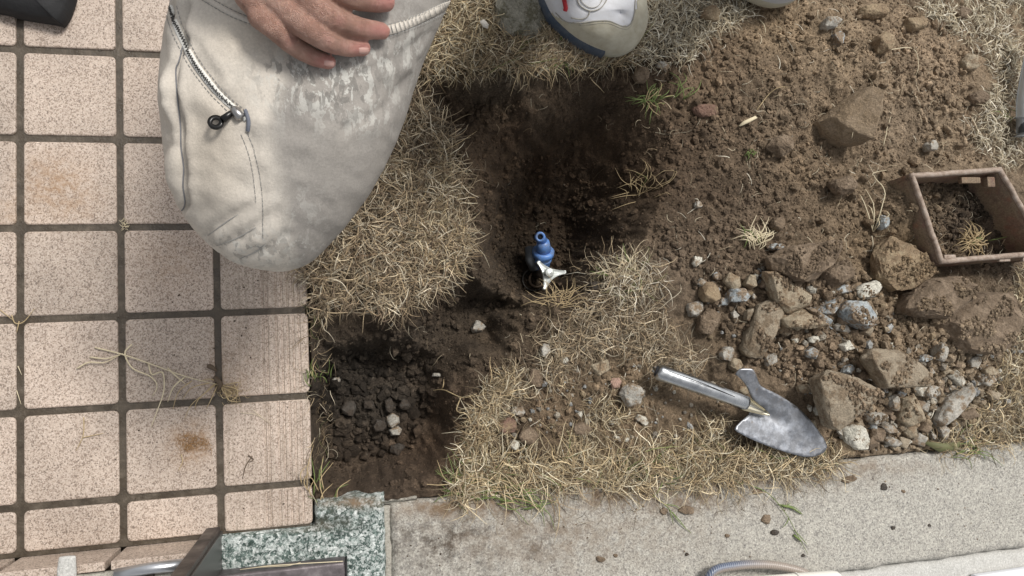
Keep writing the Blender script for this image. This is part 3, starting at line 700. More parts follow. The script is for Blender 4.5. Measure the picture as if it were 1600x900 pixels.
 ('stone', ell(810, 642, 24, 20, 0, 6, 68), 'grey', .002, .012, (0, 0), 'dusty grey stone above the round rusty clod'),
 ('stone', ell(803, 695, 17, 17, 0, 8, 46), 'white', .004, .014, (0, 0), 'small round whitish pebble below the round rusty clod'),
 ('stone', ell(822, 731, 14, 14, 0, 7, 69), 'white', .002, .012, (0, 0), 'small whitish pebble in grass next to the kerb'),
 # pits
 ('stone', ell(614, 657, 26, 22, 20, 6, 47), 'grey', .008, .022, (0, 0), 'larger of the two grey stones in the dark left pit'),
 ('stone', ell(617, 673, 22, 17, -15, 5, 48), 'grey', .008, .018, (0, 0), 'smaller pale stone below the larger grey stone in the left pit'),
 ('stone', ell(545, 638, 28, 28, 0, 6, 49), 'dark', .008, .026, (0, 0), 'dark angular lump in the left part of the left pit'),
 ('stone', ell(607, 634, 16, 26, 0, 5, 50), 'dark', .008, .024, (0, 0), 'dark upright lump above the larger grey stone in the left pit'),
 ('stone', ell(632, 632, 22, 20, 0, 6, 51), 'dark', .006, .022, (0, 0), 'dark lump right of the upright lump in the left pit'),
 ('stone', ell(592, 665, 24, 24, 0, 6, 52), 'dark', .006, .024, (0, 0), 'dark lump left of the larger grey stone in the left pit'),
 ('stone', ell(620, 702, 26, 24, 0, 5, 53), 'dark', .006, .022, (0, 0), 'dark angular lump below the pale stone in the left pit'),
 ('stone', ell(576, 632, 20, 16, 0, 6, 54), 'dark', .006, .018, (0, 0), 'small dark lump in the middle of the left pit'),
 ('stone', ell(684, 586, 20, 9, 0, 5, 55), 'grey', .004, .008, (0, 0), 'narrow pale chip on the right side of the left pit'),
 ('stone', ell(747, 511, 22, 22, 0, 6, 56), 'grey', .008, .018, (0, 0), 'greyish stone on the soil bridge between the two pits'),
 ('stone', ell(526, 595, 14, 14, 0, 6, 70), 'grey', .004, .014, (0, 0), 'dusty pebble at the tile side of the left pit'),
 ('stone', ell(636, 436, 26, 20, 0, 7, 71), 'dark', .004, .014, (0, 0), 'dark red brown pebble lying in the thick left grass patch'),
 ('stone', ell(930, 447, 22, 16, 0, 7, 72), 'dark', .004, .02, (0, 0), 'dark lump on the pit floor right of the metal handle'),
 # crumbs of soil on the kerb
 ('soil_crumb', ell(1073, 797, 28, 15, 8, 7, 80), 'brown', .0, .008, (0, 0), 'oblong crumb of brown soil under the green sprig on the kerb'),
 ('soil_crumb', ell(1037, 799, 13, 13, 0, 7, 81), 'brown', .0, .006, (0, 0), 'small round crumb left of the oblong soil crumb on the kerb'),
 ('soil_crumb', ell(1197, 811, 17, 16, 0, 7, 82), 'brown', .0, .007, (0, 0), 'reddish brown soil crumb in the middle of the kerb'),
 ('soil_crumb', ell(1210, 832, 15, 10, 0, 7, 83), 'dark', .0, .005, (0, 0), 'dark wet crumb just below the reddish brown crumb on the kerb'),
 ('soil_crumb', ell(1326, 749, 26, 14, -10, 6, 84), 'brown', .0, .008, (0, 0), 'tan brown soil crumb on the kerb below the rubble heap'),
 ('soil_crumb', ell(1381, 761, 12, 12, 0, 7, 85), 'dark', .0, .006, (0, 0), 'dark round crumb on the kerb right of the tan brown crumb'),
 ('soil_crumb', ell(1412, 768, 8, 7, 0, 6, 86), 'brown', .0, .004, (0, 0), 'tiny brown crumb right of the dark round crumb on the kerb'),
 ('soil_crumb', ell(1396, 825, 8, 7, 0, 6, 87), 'dark', .0, .004, (0, 0), 'tiny dark crumb near the gutter on the right half of the kerb'),
 ('soil_crumb', ell(1452, 821, 7, 6, 0, 6, 88), 'dark', .0, .004, (0, 0), 'tiny dark crumb furthest right on the kerb'),
 ('soil_crumb', ell(1136, 837, 9, 7, 0, 6, 89), 'brown', .0, .004, (0, 0), 'tiny crumb on the kerb left of the dark wet crumb'),
 ('soil_crumb', ell(938, 874, 16, 10, 0, 7, 90), 'brown', .0, .006, (0, 0), 'brown crumb near the lower edge of the kerb, left of the hose'),
 ('soil_crumb', ell(962, 868, 8, 7, 0, 6, 91), 'brown', .0, .004, (0, 0), 'tiny crumb beside the brown crumb near the lower kerb edge'),
 ('soil_crumb', ell(1073, 866, 7, 6, 0, 6, 92), 'dark', .0, .004, (0, 0), 'tiny dark crumb above the blue hose on the kerb'),
 ('soil_crumb', ell(1255, 868, 7, 6, 0, 6, 93), 'dark', .0, .004, (0, 0), 'tiny dark crumb above the white pipe on the kerb'),
 ('soil_crumb', ell(1184, 768, 20, 10, 0, 6, 94), 'brown', .0, .006, (0, 0), 'flat crumb on the kerb under the straw right of the green sprig'),
]
for k, (nm, poly, kd, off, th, tl, lab) in enumerate(STONES):
    rock_from_poly(nm, poly, RK[kd], off, th, tl, seed=k + 3, label=lab, cat='stone' if nm == 'stone' else 'soil crumb',
                   group='soil crumbs on the kerb' if nm == 'soil_crumb' else None,
                   sub=4 if len(poly) > 3 and max(p[0] for p in poly) - min(p[0] for p in poly) > 40 else 3, amp=.004 if kd == 'brown' else .0016)
rock_from_poly('stone', [(1343, 172), (1356, 164), (1360, 170), (1352, 178), (1344, 180)], RK['bluegrey'], z=float(Sp(1325, 185).z) + .068, thick=.02, seed=77, label='small blue white fleck of stone stuck on the large dark angular rock')
lump = rock_from_poly('clay_lump', [(1366, 395), (1385, 372), (1412, 378), (1440, 400), (1456, 428), (1430, 450), (1395, 455), (1368, 435)], RK['ochre'], .010, .045, seed=91, label='lump of tan clay leaning on the lower left corner of the iron box', cat='clay lump', amp=.004, sub=3)
rock_from_poly('concrete_lump', [(770, -30), (850, -35), (846, 10), (852, 45), (835, 62), (790, 60), (775, 30)], m_rock('rock_mossy', (.20, .19, .15), (.36, .34, .28), .35, (.12, .11, .07)), .004, .04, seed=95, label='rough grey crumbly concrete lump beside the white shoe', cat='concrete lump', amp=.005, sub=3)
# scattered clods and pebbles of middling size: each its own object
def clod_mesh(seed, sub=2, amp=.28, flat=.75):
    bm = bmesh.new(); bmesh.ops.create_icosphere(bm, subdivisions=sub, radius=1.)
    for v in bm.verts:
        d = v.co.normalized(); n1 = mnoise.noise(d * 1.3 + Vector((seed * 5.1, 0, 0))); n2 = mnoise.noise(d * 3.1 + Vector((0, seed * 3.3, 0)))
        v.co = d * (1 + amp * 1.6 * n1 + amp * .9 * n2); v.co.z *= flat
    V = np.array([v.co[:] for v in bm.verts]); F = np.array([[v.index for v in f.verts] for f in bm.faces]); bm.free(); return V, F
def scatter(n, poly_w, rng, dens=None):
    xs = [p[0] for p in poly_w]; ys = [p[1] for p in poly_w]; out = np.zeros((0, 2))
    while len(out) < n:
        q = np.stack([rng.uniform(min(xs), max(xs), n * 2), rng.uniform(min(ys), max(ys), n * 2)], -1)
        q = q[pip(q[:, 0], q[:, 1], poly_w)]
        if dens is not None: q = q[rng.uniform(0, 1, len(q)) < dens(q[:, 0], q[:, 1])]
        out = np.vstack([out, q])
    return out[:n]
rr_ = random.Random(12); nst = 0; used_ = []
for k in range(2500):
    if nst >= 74: break
    if nst < 62: a_, b__ = rr_.gauss(1430, 75), rr_.gauss(635, 42)
    else: a_, b__ = rr_.uniform(1080, 1420), rr_.uniform(430, 570)
    if not pip(np.array([a_]), np.array([b__]), [(1080, 430), (1200, 420), (1420, 470), (1560, 560), (1570, 610), (1500, 662), (1430, 700), (1310, 708), (1300, 670), (1190, 575)])[0]: continue
    if b__ < 560 and a_ > 1390: continue
    big_ = any(pip(np.array([a_]), np.array([b__]), q_[1])[0] for q_ in STONES)
    w_ = rr_.uniform(9, 31)
    if big_ or any(math.hypot(a_ - u, b__ - v) < (w_ + t) * .42 for u, v, t in used_): continue
    used_.append((a_, b__, w_)); nst += 1
    rock_from_poly('rubble_stone', ell(a_, b__, w_, w_ * rr_.uniform(.6, 1.), rr_.uniform(0, 180), rr_.choice([4, 4, 5, 5]), 200 + nst), RK[rr_.choice(['grey', 'grey', 'tan', 'slab', 'slab', 'brown', 'brown', 'brown', 'white', 'bluegrey'])], rr_.uniform(.002, .010), w_ * .0007, (rr_.uniform(-.3, .3), rr_.uniform(-.3, .3)), seed=300 + nst,
                   label='small broken angular stone packed among the rubble right of the trowel', cat='stone', group='small broken stones packed in the rubble heap', sub=2, amp=.0009, rnd=.4)
SOILP = W([(490, 500), (650, 500), (700, 200), (650, 140), (960, 108), (1120, 60), (1190, -10), (1460, -10), (1530, 60), (1510, 160), (1560, 250), (1420, 265), (1590, 430), (1580, 560), (1500, 660), (1440, 700), (1300, 715), (1280, 640), (1180, 570), (1060, 420), (960, 400), (930, 470), (1010, 560), (1020, 650), (800, 700), (740, 640), (660, 765), (490, 770)])
CM = []
for k in range(6):
    V, F = clod_mesh(k, 2)
    me = bpy.data.meshes.new('clod_mesh'); me.from_pydata([tuple(v) for v in V], [], F.tolist()); me.materials.append(M_clod); CM.append(me)
rs = np.random.default_rng(21)
def dens_big(x, y):
    px, py = proj(np.stack([x, y, 0 * x], -1)); pit = blob(px, py, [(860, 280, 150, 170, .93)])
    return np.clip(.25 + blob(px, py, [(1330, 560, 200, 130, 1.), (1100, 280, 90, 160, .7), (620, 640, 110, 110, .8), (700, 170, 60, 50, .5), (1350, 80, 220, 90, .6)]) - pit, .02, 1)
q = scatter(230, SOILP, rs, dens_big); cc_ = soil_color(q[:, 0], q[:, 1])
for k in range(len(q)):
    me = CM[k % 6]; o = bpy.data.objects.new('soil_clod', me); COL.objects.link(o)
    r = .0045 + .0065 * rs.random() ** 2; hz = float(H(q[k, 0], q[k, 1])[0])
    o.location = (q[k, 0], q[k, 1], hz + r * .35); o.scale = (r * rs.uniform(.8, 1.3), r * rs.uniform(.8, 1.2), r * rs.uniform(.7, 1.1)); o.rotation_euler = (rs.uniform(0, 6), rs.uniform(0, 6), rs.uniform(0, 6))
    c = cc_[k] * rs.uniform(.8, 1.35); o.color = (c[0], c[1], c[2], 1)
    tag(o, 'small rounded clod of soil lying loose on the dug earth', 'soil clod', 'loose soil clods on the dug earth')
# uncountable crumbs
def crumbs(n, poly, rmin, rmax, seed, dens=None, colf=None, power=2.5, name='soil_crumbs', label=None, sink=.38):
    rng = np.random.default_rng(seed); q = scatter(n, poly, rng, dens); prot = [clod_mesh(40 + k, 1, .34, .85) for k in range(8)]
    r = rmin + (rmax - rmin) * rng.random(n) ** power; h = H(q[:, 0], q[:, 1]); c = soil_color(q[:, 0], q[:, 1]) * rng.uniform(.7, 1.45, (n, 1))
    if colf is not None: c = colf(c, rng)
    Vs = []; Fs = []; Cs = []; off = 0
    for k in range(8):
        s = np.arange(k, n, 8); V, F = prot[k]; m_ = len(s); a = rng.uniform(0, 6.28, m_); b = rng.uniform(-1.2, 1.2, m_)
        X = V[None] * (r[s][:, None, None] * rng.uniform(.7, 1.35, (m_, 1, 3)))
        ca, sa, cb, sb = np.cos(a)[:, None], np.sin(a)[:, None], np.cos(b)[:, None], np.sin(b)[:, None]
        y2 = X[..., 1] * cb - X[..., 2] * sb; z2 = X[..., 1] * sb + X[..., 2] * cb
        x3 = X[..., 0] * ca - y2 * sa; y3 = X[..., 0] * sa + y2 * ca
        W_ = np.stack([x3 + q[s, 0][:, None], y3 + q[s, 1][:, None], z2 + (h[s] + r[s] * (1 - 2 * sink))[:, None]], -1)
        Vs.append(W_.reshape(-1, 3)); nv = len(V)
        Fs.append((F[None] + (np.arange(m_) * nv)[:, None, None]).reshape(-1, 3) + off); off += m_ * nv
        Cs.append(np.repeat(c[s], nv, 0))
    o = mesh_obj(name, np.vstack(Vs), np.vstack(Fs), M_soil, None, None, False, np.clip(np.vstack(Cs), .006, .7))
    return tag(o, label, None, None, 'stuff')
def dens_cr(x, y):
    px, py = proj(np.stack([x, y, 0 * x], -1)); return np.clip(.9 - blob(px, py, [(870, 260, 130, 130, .75), (710, 700, 45, 70, .9)]) + .2 * vnoise(x, y, .04, 5) * 3, .05, 1)
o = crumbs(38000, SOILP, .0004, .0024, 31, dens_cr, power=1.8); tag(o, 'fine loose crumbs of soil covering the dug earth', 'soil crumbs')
def dens_lump(x, y): return dens_cr(x, y) * np.clip(.25 + 3.2 * vnoise(x, y, .05, 91) + 1.5 * vnoise(x, y, .018, 92) + dens_big(x, y) * .25, .01, 1)
o = crumbs(5200, SOILP, .0022, .0078, 32, dens_lump, power=3.2, sink=.36); tag(o, 'small lumps of soil gathered in patches over the dug earth', 'soil lumps')
LP = W([(500, 560), (580, 540), (680, 560), (690, 640), (640, 700), (560, 730), (500, 720)], -.08)
o = crumbs(760, LP, .0012, .0115, 37, None, lambda c_, r_: c_ * .62, 3.2, 'pit_lumps', sink=.42); tag(o, 'dark damp lumps of earth heaped in the left pit', 'soil lumps')
PP = W([(790, 250), (900, 240), (960, 300), (930, 400), (880, 460), (800, 450), (760, 380)], -.12)
o = crumbs(900, PP, .001, .005, 38, None, lambda c_, r_: c_ * 1.1, 1.8, 'pit_lumps', sink=.2); tag(o, 'small damp lumps of earth around the valve', 'soil lumps')
def stony(c, rng):
    n = len(c); pal = np.array([(.34, .30, .24), (.26, .23, .19), (.30, .23, .15), (.32, .32, .31), (.50, .47, .40)]); i = rng.integers(0, 5, n); return pal[i] * rng.uniform(.6, 1.1, (n, 1))
RUB = W([(1080, 440), (1180, 420), (1330, 430), (1420, 480), (1560, 540), (1560, 600), (1500, 665), (1430, 705), (1300, 712), (1290, 640), (1200, 580), (1090, 520)])
o = crumbs(1100, RUB, .0022, .0088, 44, None, None, 2.2, 'rubble_soil_lumps', sink=.2); tag(o, 'lumps of soil packed between the stones of the rubble heap', 'soil lumps')
o = crumbs(260, RUB, .002, .0085, 33, None, stony, 2.2, 'rubble_gravel', sink=.25); tag(o, 'small chips and gravel strewn through the rubble heap', 'gravel')
LOWP = W([(760, 640), (860, 540), (960, 500), (1120, 600), (1160, 690), (760, 740)])
o = crumbs(260, LOWP, .002, .006, 34, None, stony, 2.2, 'grass_gravel', sink=.25); tag(o, 'small pebbles in the bare soil of the lower grass', 'gravel')
EASTP = W([(1440, 610), (1600, 500), (1640, 560), (1600, 690), (1450, 700)])
o = crumbs(320, EASTP, .002, .007, 35, None, stony, 2., 'edge_gravel', sink=.25); tag(o, 'gravel in the grass to the right of the rubble', 'gravel')
dg_bv = []
for o_ in list(COL.objects):
    if o_.type == 'MESH' and o_.name.split('.')[0] in ('stone', 'clay_lump', 'soil_bank') and max(o_.dimensions) > .028:
        off_ = o_.location; dg_bv.append(([tuple(v.co + off_) for v in o_.data.vertices], [list(p.vertices) for p in o_.data.polygons]))
BV, BF = join(dg_bv); ROCKT = BVHTree.FromPolygons(BV, BF)
def dusting(n, seed, rmax):
    rng = np.random.default_rng(seed); reg = W([(1180, 380), (1330, 360), (1440, 400), (1600, 430), (1600, 560), (1470, 620), (1300, 690), (1270, 600), (1160, 560)]); q = scatter(n, reg, rng); V = []; F = []; C = []; pr_ = [clod_mesh(70 + k, 1, .34, .85) for k in range(6)]; off = 0
    cl = soil_color(q[:, 0], q[:, 1])
    for k in range(n):
        h_ = ROCKT.ray_cast(Vector((q[k, 0], q[k, 1], .4)), Vector((0, 0, -1)))
        if h_[0] is None or h_[1].z < .8: continue
        if mnoise.noise(Vector((q[k, 0], q[k, 1], 0)) * 28) < -.02: continue
        r = .0008 + rmax * rng.random() ** 3.; pv, pf = pr_[k % 6]; V.append(pv * r * rng.uniform(.7, 1.3, 3) + np.array(h_[0]) + [0, 0, r * .3]); F.append(pf + off); off += len(pv); C.append(np.repeat(cl[k:k + 1] * rng.uniform(.7, 1.4), len(pv), 0))
    return tag(mesh_obj('soil_crumbs', np.vstack(V), np.vstack(F), M_soil, None, None, False, np.vstack(C)), 'crumbs of soil lying on top of the slabs and rocks of the rubble heap', 'soil crumbs', None, 'stuff')
dusting(20000, 88, .0034)
tq = W([(250, 420), (478, 440), (484, 800), (200, 790), (130, 540)])
o = crumbs(150, tq, .0004, .0017, 39, None, None, 3., 'tile_dust'); tag(o, 'fine specks of soil spilled on the tiles beside the pit', 'soil specks')
kq = W([(620, 800), (1600, 720), (1600, 850), (1300, 885), (900, 890), (640, 890)])
o = crumbs(160, kq, .0005, .002, 36, None, None, 2.5, 'kerb_dust'); tag(o, 'fine specks of soil spilled on the kerb', 'soil specks')

# ------------------------------------------------------------------ straw and grass
PAL = {
 'gold': np.array([(.62, .49, .30), (.50, .38, .22), (.74, .62, .41), (.22, .155, .09), (.74, .66, .49), (.33, .25, .16)]),
 'tan': np.array([(.50, .39, .25), (.37, .275, .17), (.62, .51, .35), (.16, .115, .078), (.66, .58, .44), (.24, .18, .12)]),
 'pale': np.array([(.68, .61, .46), (.58, .50, .36), (.50, .42, .29), (.84, .78, .64), (.30, .24, .16)]),
 'green': np.array([(.13, .18, .05), (.19, .23, .08), (.10, .14, .045), (.27, .29, .12)]),
}
def blades(name, n, poly, pal, label, L=(.02, .055), wd=(.0006, .0013), lift=(.0, .018), thatch=.012, seed=0, dirang=None, dspread=3.2, curl=.8, dens=None, seg=5, dark=.3, clump=True, cat='dry grass', overhang=.0, ratio=None):
    n = int(n * 1.2) if n > 300 else n; rng = np.random.default_rng(seed); q = scatter(n, poly, rng, dens)
    if clump:   # pull roots towards clump centres
        cx = q + rng.normal(0, .0035, q.shape); q = np.where(rng.random((n, 1)) < .5, np.round(cx / .014) * .014 + rng.normal(0, .002, q.shape), q)
    wv_ = .020 if n > 300 else .006
    q = q + wv_ * np.stack([fbm(q[:, 0], q[:, 1], .045, 401, 3), fbm(q[:, 0], q[:, 1], .045, 402, 3)], -1) + rng.normal(0, .0045, q.shape)
    an = rng.uniform(-dspread, dspread, n) + (dirang if dirang is not None else 0)
    an = an + 1.2 * fbm(q[:, 0], q[:, 1], .03, seed + 3, 2)
    Ln = rng.uniform(L[0], L[1], n) * (1 - .45 * rng.random(n) ** 2); wdt = rng.uniform(wd[0] * .75, wd[1] * .9, n)
    lf = rng.uniform(lift[0], lift[1], n); cu = rng.normal(0, curl, n); cu2 = rng.normal(0, curl * .7, n)
    z0 = H(q[:, 0], q[:, 1]) + rng.random(n) ** 1.3 * thatch; dz = rng.uniform(-.35, .15, n)
    t = np.linspace(0, 1, seg + 1)
    pts = np.zeros((n, seg + 1, 3)); pts[:, 0, 0] = q[:, 0]; pts[:, 0, 1] = q[:, 1]; a = an.copy()
    for k in range(1, seg + 1):
        a = a + (cu + cu2 * math.cos(3 * t[k])) / seg + rng.normal(0, .13 if pal != 'pale' else .06, n) + np.where((rng.random(n) < .10), rng.normal(0, .9, n), 0)
        pts[:, k, 0] = pts[:, k - 1, 0] + np.cos(a) * Ln / seg; pts[:, k, 1] = pts[:, k - 1, 1] + np.sin(a) * Ln / seg
    arch = 4 * t * (1 - .75 * t)
    pts[:, :, 2] = z0[:, None] + lf[:, None] * arch[None] + dz[:, None] * Ln[:, None] * t[None] ** 2 * .5
    hh = H(pts[..., 0].ravel(), pts[..., 1].ravel()).reshape(n, seg + 1) + .0008
    pts[:, :, 2] = np.maximum(pts[:, :, 2], hh)
    tan = np.gradient(pts, axis=1); tan /= np.linalg.norm(tan, axis=2, keepdims=True) + 1e-9
    roll = rng.uniform(-.9, .9, n)[:, None, None]
    side = np.cross(tan, np.array([0, 0, 1.])); side /= np.linalg.norm(side, axis=2, keepdims=True) + 1e-9
    nrm = np.cross(side, tan); sd_ = side * np.cos(roll) + nrm * np.sin(roll)
    wt = (wdt[:, None] * (1 - .75 * t[None] ** 2) * .5)[..., None]
    A = pts - sd_ * wt; B = pts + sd_ * wt; Cn = pts + nrm * wt * .5
    V = np.stack([A, Cn, B], 2)                      # n, seg+1, 3, 3
    V = V.reshape(-1, 3); st = (seg + 1) * 3; i0 = (np.arange(n) * st)[:, None]; k = np.arange(seg)[None] * 3
    F1 = np.stack([i0 + k, i0 + k + 1, i0 + k + 4, i0 + k + 3], -1); F2 = np.stack([i0 + k + 1, i0 + k + 2, i0 + k + 5, i0 + k + 4], -1)
    F = np.concatenate([F1, F2], 1).reshape(-1, 4)
    pc = PAL[pal]; c = pc[rng.integers(0, len(pc), n)] * rng.uniform(1 - dark * 1.4, 1 + dark * 1.2, (n, 1))
    if ratio:
        gi = rng.random(n) < ratio; gp = PAL['green']; c[gi] = gp[rng.integers(0, 4, gi.sum())]
    low = ((pts[:, 0, 2] - hh[:, 0]) / max(thatch, .001)).clip(0, 1); c = c * ((.42 + .58 * low[:, None]) if pal != 'pale' else (.72 + .28 * low[:, None]))   # blades low in the thatch are darker, upper ones lighter
    o = mesh_obj(name, V, F, M_straw, None, None, True, np.repeat(c, st, 0))
    return tag(o, label, cat, None, 'stuff')
G = GW
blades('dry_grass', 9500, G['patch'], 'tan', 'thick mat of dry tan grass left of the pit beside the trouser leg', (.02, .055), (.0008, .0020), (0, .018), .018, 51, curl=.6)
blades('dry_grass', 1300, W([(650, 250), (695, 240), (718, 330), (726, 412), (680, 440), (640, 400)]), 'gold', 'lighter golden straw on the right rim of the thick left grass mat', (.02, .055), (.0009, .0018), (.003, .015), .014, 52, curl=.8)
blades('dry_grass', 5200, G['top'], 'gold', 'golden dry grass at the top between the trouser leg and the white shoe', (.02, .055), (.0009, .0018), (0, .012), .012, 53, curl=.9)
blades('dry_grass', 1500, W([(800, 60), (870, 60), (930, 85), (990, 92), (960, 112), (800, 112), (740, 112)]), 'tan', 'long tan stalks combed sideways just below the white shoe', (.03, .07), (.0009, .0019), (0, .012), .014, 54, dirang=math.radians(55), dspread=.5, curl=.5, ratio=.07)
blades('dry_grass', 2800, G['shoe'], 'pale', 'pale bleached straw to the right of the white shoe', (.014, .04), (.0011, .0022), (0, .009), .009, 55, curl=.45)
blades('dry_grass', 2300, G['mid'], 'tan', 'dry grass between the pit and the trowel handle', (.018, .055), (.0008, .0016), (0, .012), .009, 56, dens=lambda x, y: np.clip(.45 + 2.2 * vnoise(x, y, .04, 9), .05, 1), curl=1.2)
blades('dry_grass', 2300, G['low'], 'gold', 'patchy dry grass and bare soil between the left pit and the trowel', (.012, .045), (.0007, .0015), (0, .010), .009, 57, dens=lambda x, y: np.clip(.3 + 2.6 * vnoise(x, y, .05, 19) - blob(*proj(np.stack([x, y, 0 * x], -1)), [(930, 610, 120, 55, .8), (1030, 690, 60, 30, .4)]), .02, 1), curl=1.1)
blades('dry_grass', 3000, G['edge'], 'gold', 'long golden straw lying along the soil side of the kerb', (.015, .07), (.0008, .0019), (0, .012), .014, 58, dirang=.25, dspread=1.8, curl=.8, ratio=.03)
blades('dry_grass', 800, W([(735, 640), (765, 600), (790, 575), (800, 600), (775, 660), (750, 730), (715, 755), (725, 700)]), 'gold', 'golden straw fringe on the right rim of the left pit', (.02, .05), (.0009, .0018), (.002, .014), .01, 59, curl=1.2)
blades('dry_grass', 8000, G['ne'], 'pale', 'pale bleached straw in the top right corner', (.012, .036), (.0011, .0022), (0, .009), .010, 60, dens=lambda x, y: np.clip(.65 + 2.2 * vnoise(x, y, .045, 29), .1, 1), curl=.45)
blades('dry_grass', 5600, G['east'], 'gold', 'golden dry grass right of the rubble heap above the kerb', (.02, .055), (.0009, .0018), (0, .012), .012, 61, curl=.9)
blades('dry_grass', 170, W([(960, 395), (1000, 398), (1035, 440), (980, 470), (940, 470)]), 'pale', 'pale tuft of roots and straw overhanging the lower right rim of the pit', (.025, .06), (.0009, .0017), (.002, .016), .008, 62, curl=1.2, ratio=.08)
blades('loose_straw', 620, SOILP, 'pale', 'single pale straws scattered over the dug soil', (.01, .04), (.0007, .0014), (0, .006), .003, 63, dens=lambda x, y: np.clip(1 - blob(*proj(np.stack([x, y, 0 * x], -1)), [(870, 280, 130, 150, .8), (600, 640, 110, 110, .5)]), .0, 1) * (H(x, y) > -.028), clump=False, curl=1.0)
blades('pit_roots', 90, W([(650, 140), (960, 118), (1040, 200), (1020, 340), (960, 400), (900, 470), (700, 560), (520, 700), (500, 520), (640, 500), (760, 440), (730, 250)]), 'tan', 'fine torn roots showing in the walls of the pit', (.008, .035), (.0004, .0009), (0, .008), .002, 66, clump=False, curl=1.6)
blades('loose_straw', 160, W([(640, 800), (1300, 740), (1300, 790), (1000, 830), (700, 830)]), 'tan', 'thin straws and hairs scattered on the kerb near the grass', (.01, .04), (.0003, .0007), (0, .002), .001, 64, clump=False, curl=.8)
blades('dry_grass', 150, W([(484, 470), (500, 470), (506, 640), (512, 760), (486, 770)]), 'tan', 'thin dry grass fringe growing against the side of the tiles', (.015, .045), (.0006, .0012), (.0, .012), .008, 65, curl=1.2, ratio=.12)

def strand(pts, off=.002, r=.0008, arch=0., n=5, z0=None):
    """polyline of photo pixels laid on whatever ground is there"""
    w3 = [Sp(a, b, off) for a, b in pts]
    if z0 is not None: w3 = [P(a, b, z0 + off) for a, b in pts]
    sp = [Vector(x) for x in spline([tuple(v) for v in w3], n)]; m = len(sp)
    for k, v in enumerate(sp): v.z = max(v.z, float(H(v.x, v.y)[0]) + off * .6) + arch * math.sin(math.pi * k / (m - 1))
    return tube(sp, [r * (1 - .6 * (k / (m - 1)) ** 2) for k in range(m)], 5)
M_st = {k: mat('straw_' + k, c, .75) for k, c in (('pale', (.60, .52, .36)), ('tan', (.42, .32, .18)), ('green', (.15, .20, .06)), ('dark', (.10, .07, .045)), ('root', (.30, .2, .12)))}
def sprig(name, lines, m, label, cat, off=.002, r=.0008, arch=.0, extra=()):
    V, F = join([strand(l, off, r, arch) for l in lines]); org = Sp(*lines[0][0])
    parent = thing(name, org, label, cat) if extra else None
    if not extra: return tag(mesh_obj(name, V, F, m, None, org, True), label, cat)
    mesh_obj('stem', V, F, m, parent, None, True)
    for nm, ls, m2, r2 in extra:
        V, F = join([strand(l, off, r2, arch) for l in ls]); mesh_obj(nm, V, F, m2, parent, None, True)
    return parent
sprig('dead_weed', [[(148, 543), (190, 553), (235, 568), (290, 588), (345, 602)], [(120, 576), (140, 566), (165, 566), (192, 552)], [(140, 558), (168, 560), (190, 553)], [(206, 538), (196, 552), (208, 575), (236, 588), (246, 603), (238, 620)],
   [(232, 568), (238, 585), (255, 582), (257, 610), (247, 640), (236, 668)], [(290, 588), (272, 605), (262, 628)], [(262, 575), (290, 600)]], M_st['pale'],
   'dead pale weed runner with tangled roots lying across the tiles', 'dead weed', .004, .0012, .004,
   [('root', [[(345, 602), (365, 606), (375, 612)], [(345, 602), (352, 615), (368, 622)], [(340, 598), (320, 615), (300, 632), (288, 655)], [(335, 600), (310, 625), (305, 640)], [(345, 600), (330, 592), (312, 596)], [(340, 602), (330, 625), (322, 640)], [(350, 602), (374, 598), (362, 620)],
              [(300, 595), (280, 612), (270, 640)], [(328, 598), (300, 606), (285, 625)], [(350, 606), (358, 625), (376, 628)], [(345, 604), (362, 614), (350, 622), (342, 612)], [(365, 600), (372, 615), (360, 626), (352, 612)]], M_st['tan'], .0008),
    ('root_clod', [[(326, 572), (333, 575), (338, 580)], [(335, 590), (345, 600), (340, 610)]], M_st['dark'], .004)])
def fuzz(name, px, py, w_, h_, n, m, label, cat, r=.0004, L=18, seed=0, off=.002):
    R_ = random.Random(seed); ls = []
    for _ in range(n):
        x = px + R_.gauss(0, w_ / 2); y = py + R_.gauss(0, h_ / 2); a = R_.uniform(0, 6.28); b = a + R_.uniform(-1.5, 1.5); l = R_.uniform(.4, 1) * L
        ls.append([(x, y), (x + l * .5 * math.cos(a), y + l * .5 * math.sin(a)), (x + l * .5 * (math.cos(a) + math.cos(b)), y + l * .5 * (math.sin(a) + math.sin(b)))])
    V, F = join([strand(l, off, r, .002, 3) for l in ls]); return tag(mesh_obj(name, V, F, m, None, Sp(px, py), True), label, cat)
fuzz('root_fibres', 300, 692, 26, 12, 90, mat('fibre_brown', (.30, .17, .07), .9), 'smudge of fine brown root fibres on the tile beneath the dead weed', 'root fibres', .0003, 16, 1)
fuzz('root_fibres', 362, 612, 14, 12, 60, M_st['tan'], 'tangle of tan root hairs over the joint at the end of the dead weed', 'root fibres', .0003, 20, 2)
sprig('twig', [[(131, 652), (130, 680), (118, 706)], [(128, 684), (162, 677)]], M_st['tan'], 'thin forked dry twig on the tile left of the dead weed', 'twig', .0025, .0008)
sprig('twig', [[(394, 713), (384, 728), (379, 748)], [(388, 711), (396, 718), (389, 722)]], M_st['dark'], 'short dark hooked twig on the grooved tile', 'twig', .0025, .0009)
sprig('twig', [[(283, 710), (285, 722), (278, 736)]], M_st['tan'], 'short curled straw below the brown root fibres', 'twig', .0025, .0008)
sprig('straw', [[(375, 645), (400, 648), (425, 663)], [(395, 640), (412, 655)]], M_st['pale'], 'thin pale straw on the grooved tile right of the dead weed', 'straw', .0025, .0004)
sprig('straw', [[(18, 492), (24, 505), (38, 502), (54, 482)], [(0, 484), (20, 500)], [(30, 502), (26, 520)]], M_st['tan'], 'small dry straw lying over the tile joint at the left edge', 'straw', .003, .0008)
